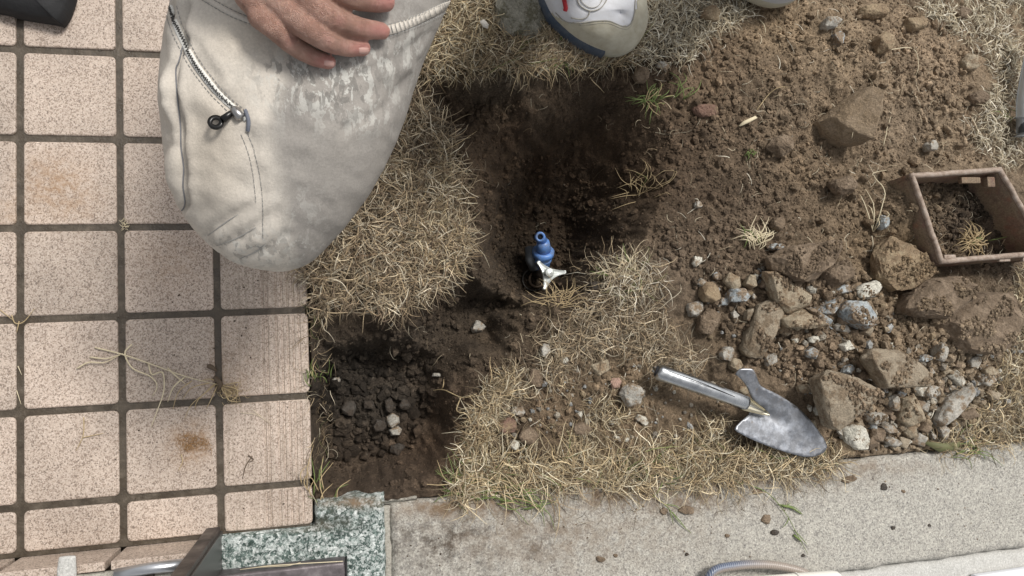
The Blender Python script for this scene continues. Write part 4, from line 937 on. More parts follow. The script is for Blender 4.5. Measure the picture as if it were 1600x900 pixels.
sprig('straw', [[(28, 572), (34, 586)], [(26, 610), (33, 632)]], M_st['pale'], 'two slivers of straw in the leftmost tile joint', 'straw', .002, .0006)
fuzz('root_fibres', 194, 352, 4, 8, 22, M_st['pale'], 'pale fluff caught in the tile joint left of the trouser knee', 'root fibres', .0005, 8, 3)
# weeds
def tuft(name, px, py, n, Lpx, dirs, label, green=.5, seed=0, r=.0009, arch=.008, cat='grass tuft', pal='tan'):
    R_ = random.Random(seed); base = []; gre = []
    for k in range(n):
        a = math.radians(R_.uniform(*dirs)); l = R_.uniform(.45, 1.) * Lpx; x = px + R_.gauss(0, Lpx * .24); y = py + R_.gauss(0, Lpx * .14); b = a + R_.uniform(-.9, .9)
        ln = [(x, y), (x + l * .5 * math.cos(a), y - l * .5 * math.sin(a)), (x + l * .5 * (math.cos(a) + math.cos(b)), y - l * .5 * (math.sin(a) + math.sin(b)))]
        (gre if R_.random() < green else base).append(ln)
    root = thing(name, Sp(px, py), label, cat)
    for nm, ls, m in (('green_blade', gre, M_st['green']), ('dry_blade', base, M_st[pal])):
        if ls: V, F = join([strand(l, .003, r, arch, 4, Sp(px, py).z) for l in ls]); mesh_obj(nm, V, F, m, root, None, True)
    return root
tuft('grass_tuft', 1015, 158, 34, 34, (0, 360), 'small green and straw tuft below the shoe at the right rim of the pit', .6, 1)
tuft('grass_tuft', 1065, 155, 8, 40, (-10, 120), 'few long green blades just left of the reddish brick piece', .8, 2)
tuft('grass_tuft', 1172, 240, 10, 12, (0, 360), 'tiny bright green seedling on the spoil heap', 1., 3)
tuft('grass_tuft', 1180, 378, 46, 40, (20, 160), 'pale whitish grass tuft standing at the top left of the rubble heap', .05, 4, pal='pale')
tuft('grass_tuft', 1000, 300, 26, 44, (20, 200), 'dry root tuft hanging into the pit from its right rim', .05, 5, r=.0005)
tuft('grass_tuft', 975, 430, 30, 50, (60, 200), 'pale grass tuft leaning over the lower right rim of the pit', .12, 6, pal='pale')
tuft('grass_tuft', 748, 758, 110, 66, (-10, 190), 'green grass tuft at the kerb below the right rim of the left pit', .7, 7)
tuft('grass_tuft', 800, 772, 26, 74, (-35, 20), 'long green blades flopping over the kerb edge', .75, 8)
tuft('grass_tuft', 505, 770, 14, 70, (55, 120), 'grey green grass blades at the corner of tiles and granite block', .35, 9)
tuft('grass_tuft', 503, 590, 16, 36, (60, 130), 'short green blades against the tile side of the left pit', .75, 10)
tuft('grass_tuft', 870, 472, 40, 46, (0, 180), 'wispy pale roots along the lower rim of the pit under the metal handle', .05, 11, r=.0006)
tuft('grass_tuft', 1515, 378, 60, 34, (0, 360), 'ball of pale dry grass inside the iron box', .04, 12, pal='tan', arch=.012)
tuft('grass_tuft', 1492, 700, 20, 60, (-10, 60), 'greenish leaves at the right end of the rubble heap by the kerb', .7, 13)
tuft('grass_tuft', 880, 85, 16, 40, (200, 340), 'green blades among the straw under the white shoe', .8, 14)
tuft('grass_tuft', 1565, 180, 14, 20, (0, 360), 'faint green tuft in the pale straw near the right edge', .8, 15)
sprig('straw_plant', [[(1364, 362), (1350, 335), (1341, 312), (1343, 304)], [(1363, 360), (1358, 325), (1352, 295)], [(1365, 362), (1372, 330), (1375, 300), (1362, 282), (1360, 272), (1385, 266)], [(1365, 345), (1380, 340), (1385, 330)], [(1364, 350), (1355, 330), (1354, 320)], [(1366, 360), (1368, 340)]],
      M_st['pale'], 'forked pale straw plant standing left of the iron box', 'straw plant', .006, .0011, .012)
sprig('kerb_sprig', [[(975, 748), (1010, 768), (1040, 790), (1060, 815), (1080, 833)], [(1040, 788), (1055, 790), (1062, 796)], [(1045, 795), (1052, 820)], [(1050, 800), (1072, 826)]], M_st['green'], 'green weed sprig hanging over the kerb left of the oblong crumb', 'weed sprig', .003, .0009, .003,
      [('dry_stem', [[(975, 748), (1010, 768), (1035, 785)], [(1000, 770), (1004, 758)]], M_st['tan'], .0010)])
sprig('kerb_sprig', [[(1105, 738), (1150, 752), (1195, 768), (1225, 800), (1245, 835), (1262, 865)], [(1215, 788), (1240, 792), (1255, 805)], [(1232, 810), (1222, 825)], [(1240, 828), (1262, 852)], [(1225, 790), (1235, 786)]], M_st['green'], 'long weed stem with green leaves trailing across the middle of the kerb', 'weed sprig', .003, .0009, .003,
      [('dry_stem', [[(1105, 738), (1150, 752), (1190, 764)], [(1120, 742), (1126, 765)]], M_st['pale'], .0011), ('leaf', [[(1222, 790), (1236, 793), (1252, 803)], [(1240, 836), (1252, 846)]], M_st['green'], .0022)])
sprig('straw', [[(1388, 78), (1420, 76), (1432, 92), (1428, 128)]], M_st['pale'], 'long bent pale straw right of the ochre clod with a pointed top', 'straw', .004, .0009, .004)
sprig('straw', [[(1380, 228), (1384, 200), (1392, 182)]], M_st['pale'], 'upright pale straw right of the large dark angular rock', 'straw', .004, .001, .004)
sprig('straw', [[(1182, 172), (1200, 148), (1215, 138), (1232, 136)]], M_st['tan'], 'bent straw above the wood chip on the spoil heap', 'straw', .004, .0008, .004)
sprig('straw', [[(1186, 30), (1193, 40), (1196, 52)]], M_st['pale'], 'short pale straw near the top edge of the spoil heap', 'straw', .004, .0012, .002)
sprig('straw', [[(1326, 184), (1333, 200), (1331, 216)]], M_st['pale'], 'thin straw lying on the large dark angular rock', 'straw', .058, .0007, .0)
sprig('straw', [[(668, 613), (690, 608), (720, 620), (745, 615)], [(720, 620), (712, 640), (728, 645)], [(690, 608), (693, 592)]], M_st['tan'], 'forked root twig reaching over the right rim of the left pit', 'root', .004, .0011, .012)
sprig('straw', [[(675, 212), (690, 235), (715, 225), (745, 205)]], M_st['tan'], 'long bowed straw on the top of the thick left grass mat', 'straw', .02, .0008, .004)
sprig('twig', [[(556, 402), (590, 397), (622, 392), (650, 376)]], M_st['root'], 'flat brown dead blade lying in the thick left grass mat', 'twig', .018, .0022, .002)
# dead leaf, wood chip, flake
def leaf(name, pts, m, label, cat, off=.006, bend=.004):
    c = [Sp(a, b, off) for a, b in pts]; z = max(p.z for p in c); cc = sum(c, Vector()) / len(c)
    V = [(cc.x, cc.y, z + bend)] + [tuple(Vector((p.x, p.y, z))) for p in c]; n = len(c); V += [(v[0], v[1], v[2] - .0012) for v in V]
    F = [[0, k + 1, (k + 1) % n + 1] for k in range(n)] + [[n + 1, (k + 1) % n + n + 2, k + n + 2] for k in range(n)] + [[k + 1, k + n + 2, (k + 1) % n + n + 2, (k + 1) % n + 1] for k in range(n)]
    return tag(mesh_obj(name, V, F, m, None, tuple(cc), True), label, cat)
leaf('wood_chip', [(1153, 197), (1160, 190), (1180, 181), (1184, 184), (1170, 192), (1156, 198)], M_st['pale'], 'pale pointed wood chip on the spoil heap right of the pit', 'wood chip')
leaf('flake', [(748, 36), (756, 31), (764, 38), (762, 45), (754, 44)], mat('flake_white', (.62, .58, .52), .6), 'white flake lying on the golden grass near the trouser leg', 'flake', .022)
leaf('dead_leaf', [(1436, 688), (1470, 692), (1500, 690), (1494, 702), (1460, 705)], mat('leaf_olive', (.12, .12, .05), .7), 'olive dead leaf at the kerb right of the rubble heap', 'leaf', .012)

# ------------------------------------------------------------------ water valve in the pit
ZF = -.235
M_blue = mat('blue_plastic', (.045, .135, .42), .38); nb = N(M_blue); nb.base(nb.mix(nb.ramp(nb.noise(70, 5, .7), [(.46, 0.), (.66, .75)]), (.13, .29, .68), (.17, .17, .17)))
M_zinc = mat('cast_metal', (.62, .64, .62), .42, .55); nz = N(M_zinc); nz.base(nz.mix(nz.ramp(nz.noise(160, 4, .7), [(.62, 0.), (.7, .7)]), (.70, .73, .70), (.15, .13, .11))); nz.bump(nz.noise(150, 3), .0008, .5)
M_black = mat('black_rubber', (.012, .012, .013), .6); M_void = mat('dark_bore', (.01, .01, .012), .9)
valve = thing('water_valve', Sp(845, 410), 'blue plastic pipe fitting with a three armed silver handle in the pit', 'water valve')
vb = P(848, 412, -.165); vt = P(848, 384, -.145); vtop = P(844, 371, -.110)
def cyl_between(a, b, r, n=24): return tube([a, b], r, n)
a = P(846, 418, -.185); b = P(849, 392, -.155)
V, F = join([tube([a, a.lerp(b, .55), b], [.016, .0165, .0155], 24)]); mesh_obj('valve_body', V, F, M_blue, valve)
d = (b - a).normalized()
V, F = join([tube([b - d * .010, b - d * .009, b, b + d * .002], [.019, .0215, .0215, .018], 24), tube([b - d * .022, b - d * .021, b - d * .017], [.016, .0185, .016], 20)]); mesh_obj('collar', V, F, M_blue, valve)
c2 = P(849, 379, -.130); V, F = tube([b, b.lerp(c2, .6), c2], [.0145, .0135, .012], 20); mesh_obj('pipe_neck', V, F, M_blue, valve)
top = P(844, 370, -.110); vd = (Vector(CAM) - top).normalized(); vd = (vd + Vector((0, -.12, .5))).normalized()
V, F = tube([c2 - vd * .01, top - vd * .016, top - vd * .004, top], [.0105, .0105, .0095, .0092], 24); mesh_obj('pipe_end', V, F, M_blue, valve)
def ring(c, ax, r0, r1, h, n=28):
    ax = ax.normalized(); u = ax.orthogonal().normalized(); v = ax.cross(u); V = []; F = []
    for r, z in ((r0, 0), (r1, 0), (r1, h), (r0, h)):
        for k in range(n): t = 2 * math.pi * k / n; V.append(c + u * r * math.cos(t) + v * r * math.sin(t) + ax * z)
    for q_ in range(4):
        for k in range(n): F.append([q_ * n + k, q_ * n + (k + 1) % n, ((q_ + 1) % 4) * n + (k + 1) % n, ((q_ + 1) % 4) * n + k])
    return V, F
V, F = ring(top - vd * .001, vd, .0052, .0094, .005); mesh_obj('pipe_rim', V, F, M_blue, valve)
V, F = tube([top - vd * .0002, top + vd * .0006], .0054, 20); mesh_obj('bore', V, F, M_void, valve)
for px, py in ((833, 391), (860, 388)):
    q1 = P(px, py, -.188); V, F = tube([b.lerp(q1, .6), q1, q1 + Vector((0, 0, .004))], [.004, .0042, .003], 8); mesh_obj('lug', V, F, M_blue, valve)
g1 = P(830, 405, -.175); V, F = tube([P(828, 385, -.175), g1, P(836, 420, -.182)], [.010, .0125, .011], 18); mesh_obj('grey_union', V, F, mat('dull_grey_plastic', (.10, .11, .12), .6), valve)
hc = P(857, 427, -.138); haxis = Vector((-.18, -.08, 1)).normalized()
arms = [P(841, 409, -.143), P(884, 425, -.134), P(851, 452, -.143)]
def handle():
    ph = sorted([(p - hc) for p in arms], key=lambda q_: math.atan2(q_.y, q_.x)); out = []
    for i in range(3):
        A, B = ph[i], ph[(i + 1) % 3]; pa_ = Vector((-A.y, A.x, 0)).normalized(); pb_ = Vector((-B.y, B.x, 0)).normalized()
        a0 = A + pa_ * .0034; b0 = B - pb_ * .0034; ct = (A + B) * .5 * .34
        for k in range(17): t = k / 16; out.append(a0 * (1 - t) ** 2 + ct * 2 * t * (1 - t) + b0 * t * t)
        for w_ in (-.0024, -.0008, .0008, .0024): out.append(B * 1.04 + pb_ * w_ * .9)
    n_ = len(out); V = []; F = []
    for s_, z in ((.97, -.010), (1.02, -.006), (1., -.001), (.96, .0006), (.90, -.0004), (.5, -.0006)):
        for p in out: V.append(hc + Vector((p.x * s_, p.y * s_, z + p.z * s_)))
    for a_ in range(5):
        for k in range(n_): F.append([a_ * n_ + k, a_ * n_ + (k + 1) % n_, (a_ + 1) * n_ + (k + 1) % n_, (a_ + 1) * n_ + k])
    F.append([5 * n_ + k for k in range(n_)]); F.append([k for k in range(n_)][::-1]); return V, F
V, F = handle(); hd = mesh_obj('tri_handle', V, F, M_zinc, valve)
V, F = tube([hc + Vector((.001, .001, -.002)), hc + Vector((.001, .001, .0045)), hc + Vector((.001, .001, .0062))], [.0092, .0092, .0075], 24); mesh_obj('handle_cap', V, F, M_zinc, hd)
V, F = join([tube([hc + Vector((x, y, .006)), hc + Vector((x, y, .0068))], .0008, 8) for x, y in ((.002, -.001), (.005, -.0005), (.0035, .0016))]); mesh_obj('rivet', V, F, M_void, hd)
V, F = tube([P(838, 428, -.195), P(852, 428, -.150)], .009, 16); mesh_obj('spindle', V, F, M_dkmetal, valve)
V, F = ring(P(838, 437, -.202), Vector((0, 0, 1)), .013, .017, .006); mesh_obj('flange_ring', V, F, mat('rusty_ring', (.13, .09, .06), .7), valve)
V, F = ring(P(834, 437, -.200), Vector((-.2, 0, 1)), .021, .0235, .004); mesh_obj('outer_ring', V, F, mat('dark_ring', (.05, .042, .035), .5), valve)

# ------------------------------------------------------------------ rusty iron box
M_rust = mat('rusty_iron', (.2, .13, .1), .8); nr = N(M_rust)
cr = nr.ramp(nr.noise(26, 6, .7), [(.3, (.08, .05, .038)), (.5, (.15, .092, .068)), (.66, (.22, .12, .08)), (.8, (.28, .13, .065))]); cr = nr.mix(1., cr, nr.ramp(nr.noise(300, 4, .7), [(.3, .7), (.7, 1.35)]), 'MULTIPLY')
dd = nr.ramp(nr.noise(34, 6, .75), [(.40, 0.), (.54, .92)]); cr = nr.mix(nr.ramp(nr.noise(14, 5, .7), [(.55, 0.), (.68, .75)]), cr, (.24, .10, .05)); cr = nr.mix(dd, cr, nr.mix(1., (.19, .14, .09), nr.ramp(nr.noise(300, 5, .8), [(.3, .5), (.7, 1.6)]), 'MULTIPLY')); nr.base(cr); nr.bump(nr.noise(220, 5, .7), .0015, .9)
M_rim = mat('worn_rim', (.34, .29, .26), .65); nn = N(M_rim); nn.base(nn.ramp(nn.noise(70, 5, .7), [(.3, (.15, .10, .07)), (.5, (.30, .23, .18)), (.75, (.42, .36, .31))])); nn.bump(nn.noise(220, 4), .001, .8)
ZR = .065
rimq = [P(1420, 272, ZR), P(1562, 262, ZR), P(1640, 398, ZR), P(1468, 412, ZR)]      # outer rim corners
ib = sum(rimq, Vector()) / 4; lean = Vector((-.02, -.012, 0))
box = thing('meter_box', (ib.x, ib.y, -.03), 'rusty open iron meter box frame caked with soil at the right edge', 'meter box')
def wall(i, j, name):
    A, B = rimq[i], rimq[j]; cen = ib; T = .006; bot = -.14
    n_in = Vector((-(B - A).y, (B - A).x, 0)).normalized(); T = .008
    if n_in.dot(cen - A) < 0: n_in = -n_in
    seg = 24; rows = 10; V = []; F = []
    def surf(inner):
        base = len(V)
        for r in range(rows + 1):
            t = r / rows
            for s in range(seg + 1):
                u = s / seg; p = A.lerp(B, u); p = p + (ib - p) * (.03 * t) * (1 if inner else .2)
                p = Vector((p.x, p.y, ZR + bot * t)) + lean * t + (n_in * T if inner else Vector())
                p += mnoise.noise_vector(p * 40) * .0012; V.append(p)
        return base
    a_ = surf(False); b_ = surf(True); W_ = seg + 1
    for base, fl in ((a_, 0), (b_, 1)):
        for r in range(rows):
            for s in range(seg):
                f = [base + r * W_ + s, base + r * W_ + s + 1, base + (r + 1) * W_ + s + 1, base + (r + 1) * W_ + s]; F.append(f[::-1] if fl else f)
    for s in range(seg): F.append([a_ + s, b_ + s, b_ + s + 1, a_ + s + 1])
    wobj = mesh_obj(name, V, F, M_rust, box)
    # worn rim bead on top
    V2, F2 = tube([A.lerp(B, u / 12) + n_in * (T * .5) + Vector((0, 0, .001)) + mnoise.noise_vector(A.lerp(B, u / 12) * 60) * .001 for u in range(13)], (T * .66), 8); mesh_obj('rim', V2, F2, M_rim, wobj)
    return wobj
for i in range(4): wall(i, (i + 1) % 4, 'side_plate')
nub = P(1545, 285, ZR - .012)
bm = bmesh.new(); bm_box(bm, tuple(nub - Vector((.009, .010, .007))), tuple(nub + Vector((.009, .010, .006))), .003); bm_obj('hinge_lug', bm, M_rust, box)
q2 = P(1515, 282, ZR - .008); bm = bmesh.new(); bm_box(bm, tuple(q2 - Vector((.022, .006, .005))), tuple(q2 + Vector((.022, .006, .004))), .003); bm_obj('hinge_bar', bm, M_rust, box)
for px in (1483, 1568, 1605):
    q3 = P(px, 403, ZR - .003); bm = bmesh.new(); bm_box(bm, tuple(q3 - Vector((.013, .007, .004))), tuple(q3 + Vector((.013, .006, .003))), .002); bm_obj('rim_tab', bm, M_rim, box)
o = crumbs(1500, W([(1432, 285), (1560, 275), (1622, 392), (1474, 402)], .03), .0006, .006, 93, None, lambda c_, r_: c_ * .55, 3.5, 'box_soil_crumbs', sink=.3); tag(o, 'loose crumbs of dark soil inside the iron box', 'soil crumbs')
blades('box_straw', 90, W([(1450, 300), (1560, 290), (1600, 380), (1480, 395)], .02), 'tan', 'straws and roots lying in the iron box', (.01, .04), (.0006, .0012), (0, .008), .004, 94, clump=False, curl=1.)
# dirt bank packed against the left face of the box

# ------------------------------------------------------------------ trowel
M_steel = mat('trowel_steel', (.52, .53, .55), .3, .95); ns = N(M_steel)
ns.base(ns.mix(ns.ramp(ns.noise(38, 6, .75), [(.45, 0.), (.62, .8)]), (.25, .255, .27), (.44, .46, .50))); ns.rough(ns.ramp(ns.noise(60, 5, .7), [(.35, .28), (.6, .55)]))
mud = ns.ramp(ns.noise(48, 6, .8), [(.60, 0.), (.68, 1.)]); bs = M_steel.node_tree.nodes['Principled BSDF']
bsrc = bs.inputs['Base Color'].links[0].from_socket; ns.base(ns.mix(ns.math('MULTIPLY', mud, .75), bsrc, (.16, .12, .085)))
ns.l(ns.math('SUBTRACT', .95, ns.math('MULTIPLY', mud, .7)), bs.inputs['Metallic'])
M_chrome = mat('handle_steel', (.62, .63, .64), .22, 1.); nc = N(M_chrome); nc.rough(nc.ramp(nc.noise(50, 5, .7), [(.35, .17), (.7, .42)])); nc.base(nc.ramp(nc.noise(30, 5, .7), [(.3, (.33, .34, .35)), (.6, (.52, .53, .54))]))
zt = float(Sp(1215, 660).z) + .024
tr = thing('garden_trowel', (P(1215, 660, zt).x, P(1215, 660, zt).y, zt - .02), 'steel hand trowel with a folded metal handle lying at the edge of the rubble heap', 'trowel')
outline = [(1149, 585), (1155, 577), (1168, 576), (1178, 578), (1183, 590), (1189, 603), (1205, 611), (1222, 620), (1246, 636), (1264, 654), (1279, 673), (1290, 690), (1292, 699), (1287, 707), (1275, 713), (1258, 714), (1240, 710), (1211, 701), (1178, 688), (1160, 679), (1148, 671), (1156, 660), (1169, 649), (1172, 642), (1174, 632), (1176, 626), (1173, 618), (1167, 604), (1158, 592)]
outline = [tuple(v) for v in spline(outline + [outline[0]], 2)][:-1]
ax0 = np.array([1170, 634.]); ax1 = np.array([1290, 700.]); axd = (ax1 - ax0) / np.linalg.norm(ax1 - ax0); axn = np.array([-axd[1], axd[0]]); AL = np.linalg.norm(ax1 - ax0)
def blade_z(px, py):
    v = np.array([px, py]) - ax0; u = v @ axd / AL; s = v @ axn / 55.
    sock = .010 * math.exp(-(s * 55 / 11) ** 2) * max(0, 1 - u * 1.9) if u < .52 else 0
    return zt + .006 + .013 * s * s * (1 - .5 * max(u, 0)) - .013 * max(u, 0) + .004 * max(0, u) ** 2 - sock - .004 * (u < 0) * 0
inner = []
for a_ in np.arange(1145, 1295, 4.):
    for b_ in np.arange(575, 716, 4.):
        inner.append((a_ + random.uniform(-.4, .4), b_ + random.uniform(-.4, .4)))
inner = [p for p in inner if pip(np.array([p[0]]), np.array([p[1]]), outline)[0] and segd(np.array([p[0]]), np.array([p[1]]), outline)[0] > 2.]
no = len(outline)
r_ = geometry.delaunay_2d_cdt([Vector(p) for p in outline + inner], [(k, (k + 1) % no) for k in range(no)], [list(range(no))], 1, 1e-4)
V2 = [P(v.x, v.y, blade_z(v.x, v.y)) for v in r_[0]]; F2 = [list(f) for f in r_[2]]
nV = len(V2); V = V2 + [v - Vector((0, 0, .0016)) for v in V2]; F = F2 + [[i + nV for i in f][::-1] for f in F2]
eds = {}
for f in F2:
    for k in range(len(f)):
        e = (f[k], f[(k + 1) % len(f)]); eds[tuple(sorted(e))] = eds.get(tuple(sorted(e)), []) + [e]
for k, v in eds.items():
    if len(v) == 1: a_, b_ = v[0]; F.append([b_, a_, a_ + nV, b_ + nV])
bl = mesh_obj('blade', V, F, M_steel, tr)
# orientation check
hz = zt + .022
hp = [P(1027, 580, hz - .004), P(1034, 583, hz - .002), P(1048, 588, hz), P(1100, 606, hz + .002), P(1150, 624, hz - .002), P(1166, 630, hz - .006)]
def tubeo(path, prof):
    path = [Vector(p) for p in path]; V = []; F = []; k = len(path); n = 24
    for i, p in enumerate(path):
        t = (path[min(i + 1, k - 1)] - path[max(i - 1, 0)]).normalized(); s = t.cross(Vector((0, 0, 1))).normalized(); u = s.cross(t)
        w_, h_, flat = prof[i]
        for j in range(n):
            a = 2 * math.pi * j / n; ca, sa = math.cos(a), math.sin(a)
            e = 1 - .12 * flat * abs(math.sin(3 * a)); V.append(p + s * w_ * ca * e + u * h_ * sa * e)
    for i in range(k - 1):
        for j in range(n): F.append([i * n + j, i * n + (j + 1) % n, (i + 1) * n + (j + 1) % n, (i + 1) * n + j])
    F.append(list(range(n))[::-1]); F.append([(k - 1) * n + j for j in range(n)]); return V, F
hpp = [Vector(v) for v in spline([tuple(p) for p in hp], 4)]
pr = []
for k in range(len(hpp)):
    t = k / (len(hpp) - 1); w_ = .0145 - .0025 * t; w_ *= .72 + .28 * min(1, t / .12) if t < .12 else 1; pr.append((w_, w_ * .82, max(0, 1 - t * 2)))
V, F = tubeo(hpp, pr); hnd = mesh_obj('handle', V, F, M_chrome, tr)
# folded seam slot along the top of the handle, and the crimped end
sl = [P(1044, 580, hz + .0135), P(1100, 600, hz + .0150), P(1148, 620, hz + .0085)]
V, F = tube([Vector(v) for v in spline([tuple(s) for s in sl], 5)], .0008, 6); mesh_obj('seam_slot', V, F, M_void, hnd)
V, F = tube([P(1024, 579, hz - .006), P(1028, 580.5, hz - .004)], .009, 12); mesh_obj('end_hole', V, F, M_void, hnd)
# socket: half open sleeve between handle and blade
V = []; F = []; ns_ = 12
sa_, sb_ = P(1162, 629, hz - .006), P(1202, 648, zt + .006)
for i in range(9):
    t = i / 8; p = sa_.lerp(sb_, t); tt = (sb_ - sa_).normalized(); s = tt.cross(Vector((0, 0, 1))).normalized(); u = s.cross(tt); r = .0125 * (1 - t) ** .7 + .0008
    for j in range(ns_ + 1):
        a = math.pi + math.pi * j / ns_; V.append(p + s * r * math.cos(a) + u * (r * .9 * math.sin(a) + .002))
for i in range(8):
    for j in range(ns_): F.append([i * (ns_ + 1) + j, i * (ns_ + 1) + j + 1, (i + 1) * (ns_ + 1) + j + 1, (i + 1) * (ns_ + 1) + j])
mesh_obj('socket', V, F, mat('socket_steel', (.42, .39, .31), .35, .8), tr)
V, F = tube([P(1160, 628, hz + .003), P(1180, 637, hz - .006), P(1198, 645, zt + .007)], .0007, 6); mesh_obj('socket_rib', V, F, M_chrome, tr)

# ------------------------------------------------------------------ hoses, pipe, bag, dark plate
M_hose = mat('hose_clear_blue', (.3, .3, .3), .3); nh = N(M_hose)
wv = nh.t.nodes.new('ShaderNodeTexWave'); wv.inputs['Scale'].default_value = 90; wv.inputs['Distortion'].default_value = .5; nh.l(nh.scale(1, .3, .3, .4), wv.inputs[0])
nh.base(nh.mix(nh.attr('blue', 'Fac'), nh.mix(wv.outputs[1], (.24, .20, .17), (.36, .31, .27)), nh.mix(wv.outputs[1], (.06, .085, .16), (.22, .24, .28)))); nh.bump(wv.outputs[1], .0006, .6)
hc_ = [(1098, 925), (1115, 893), (1150, 884), (1190, 882), (1225, 886), (1262, 898), (1290, 925)]
hpts = [P(a_, b_, .03) for a_, b_ in hc_]; hsp = [Vector(v) for v in spline([tuple(p) for p in hpts], 8)]
V, F = tube(hsp, .0075, 16); Vn = np.array([tuple(v) for v in V]); px_, py_ = proj(Vn)
cen = np.repeat(np.array([tuple(v) for v in hsp]), 16, 0); sidef = (Vn - cen)[:, 1] / .0075
blu = np.clip(smooth(1215, 1120, px_) * smooth(-.3, .4, sidef) * 1.2, 0, 1)
tag(mesh_obj('garden_hose', V, F, M_hose, None, tuple(P(1180, 890, 0)), True, fattr={'blue': blu}), 'brown and blue ribbed hose looping up from the bottom edge over the kerb', 'hose')
M_white = mat('white_plastic', (.78, .76, .70), .35)
wp = thing('white_pipe', P(1255, 897, .0), 'white plastic pipe end lying over the hose at the bottom edge', 'pipe')
pa, pbb = P(1200, 915, .05), P(1312, 906, .05); pth = [pa, pa.lerp(pbb, .9), pa.lerp(pbb, .97), pbb]
V, F = tube([pa - (pbb - pa) * .8, pa, pa.lerp(pbb, .9), pa.lerp(pbb, .97), pbb], [.0165, .0165, .0165, .0145, .010], 28); mesh_obj('pipe_body', V, F, M_white, wp)
V, F = ring(pa.lerp(pbb, .38), (pbb - pa), .0160, .0180, .004); mesh_obj('pipe_collar', V, F, M_white, wp)
# white painted edge bottom right corner
o = rough_block('white_strip', tuple(Vector((P(1520, 905).x, -1.15, -.005))), (2.6, float(P(1580, 889).y), .01), mat('white_paint', (.72, .73, .76), .5), None, 3, .0006, .02, origin=(1.9, -1.1, -.005)); tag(o, 'smooth white painted strip cutting the bottom right corner', 'white strip')
# dark plate lying on green granite
pl0, pl1 = P(372, 888, .045), P(539, 878, .045)
plate = thing('iron_plate', P(460, 895, .012), 'dark purplish grey iron plate resting on the green granite block', 'iron plate')
M_plate = mat('dark_plate', (.11, .095, .1), .45, .5); np_ = N(M_plate); np_.base(np_.ramp(np_.noise(24, 6, .7), [(.35, (.07, .06, .062)), (.55, (.15, .13, .135)), (.75, (.30, .27, .27))])); np_.bump(np_.noise(120, 4), .001, .6)
rough_block('plate_body', (gb.x + .006, -.96, .0125), (pl1.x, pl1.y, .045), M_plate, plate, 5, .0007, .012)
bm = bmesh.new(); bm_box(bm, (pl1.x + .0005, -.96, .0125), (pl1.x + .003, pl1.y - .001, .045)); bm_obj('plate_edge', bm, M_black, plate)
V, F = join([tube([P(375, 890, .047), P(420, 884, .048), P(480, 880, .048), P(536, 877, .048)], .0007, 5), tube([P(395, 887, .047), P(450, 884, .0475), P(470, 879, .0475)], .0005, 5)])
tag(mesh_obj('straw', V, F, M_st['pale'], None, tuple(P(450, 882, .045)), True), 'long pale straw lying along the edge of the dark iron plate', 'straw')
# clear hose at right edge
M_clear = mat('clear_hose', (.55, .57, .58), .15); b_ = M_clear.node_tree.nodes['Principled BSDF']; b_.inputs['Transmission Weight'].default_value = .55; b_.inputs['Alpha'].default_value = 1.
ch = thing('clear_hose', P(1600, 200, .0), 'clear plastic hose end with two ridges standing at the right edge', 'hose')
pth = [P(1618, 60, .05), P(1606, 120, .04), P(1600, 160, .03), P(1600, 212, .02)]
V, F = tube([Vector(v) for v in spline([tuple(p) for p in pth], 6)], .0135, 18); mesh_obj('tube', V, F, M_clear, ch)
for px, py in ((1600, 182), (1600, 211)):
    V, F = ring(P(px, py, .025), P(1600, 212, .02) - P(1600, 160, .03), .0128, .0165, .003); mesh_obj('ridge', V, F, M_clear, ch)
V, F = tube([P(1601, 184, .026), P(1601, 208, .026)], .0115, 14); mesh_obj('dark_core', V, F, mat('dark_grey_plastic', (.04, .045, .05), .4), ch)
# black bag top left
M_bag = mat('black_fabric', (.010, .010, .011), .75); nb2 = N(M_bag); nb2.bump(nb2.noise(40, 4), .004, .6)
bagp = [(-90, 15), (0, 20), (28, 28), (90, 38), (100, 40), (112, 20), (122, -20), (120, -80), (40, -130), (-80, -120)]
bm = bmesh.new(); zb = [0.002, .012, .028, .04]; sc = [.98, 1.0, .93, .6]; rows = []
bagp2 = [tuple(v) for v in spline(bagp + [bagp[0]], 3)][:-1]
cb = P(0, -50, .02)
for z_, s_ in zip(zb, sc):
    row = []
    for k, (a_, b__) in enumerate(bagp2):
        p = P(a_, b__, .012); q_ = cb + (p - cb) * s_; q_.z = z_ + .004 * mnoise.noise(q_ * 30) * (z_ > .01); row.append(bm.verts.new(q_ + mnoise.noise_vector(q_ * 25) * .003 * (z_ > .013)))
    rows.append(row)
for r in range(3):
    for k in range(len(bagp2)): bm.faces.new([rows[r][k], rows[r][(k + 1) % len(bagp2)], rows[r + 1][(k + 1) % len(bagp2)], rows[r + 1][k]])
bm.faces.new(rows[3]); bm.normal_update()
tag(bm_obj('bag', bm, M_bag, None, tuple(P(20, -20, 0)), True), 'black fabric bag lying on the tiles in the top left corner', 'bag')

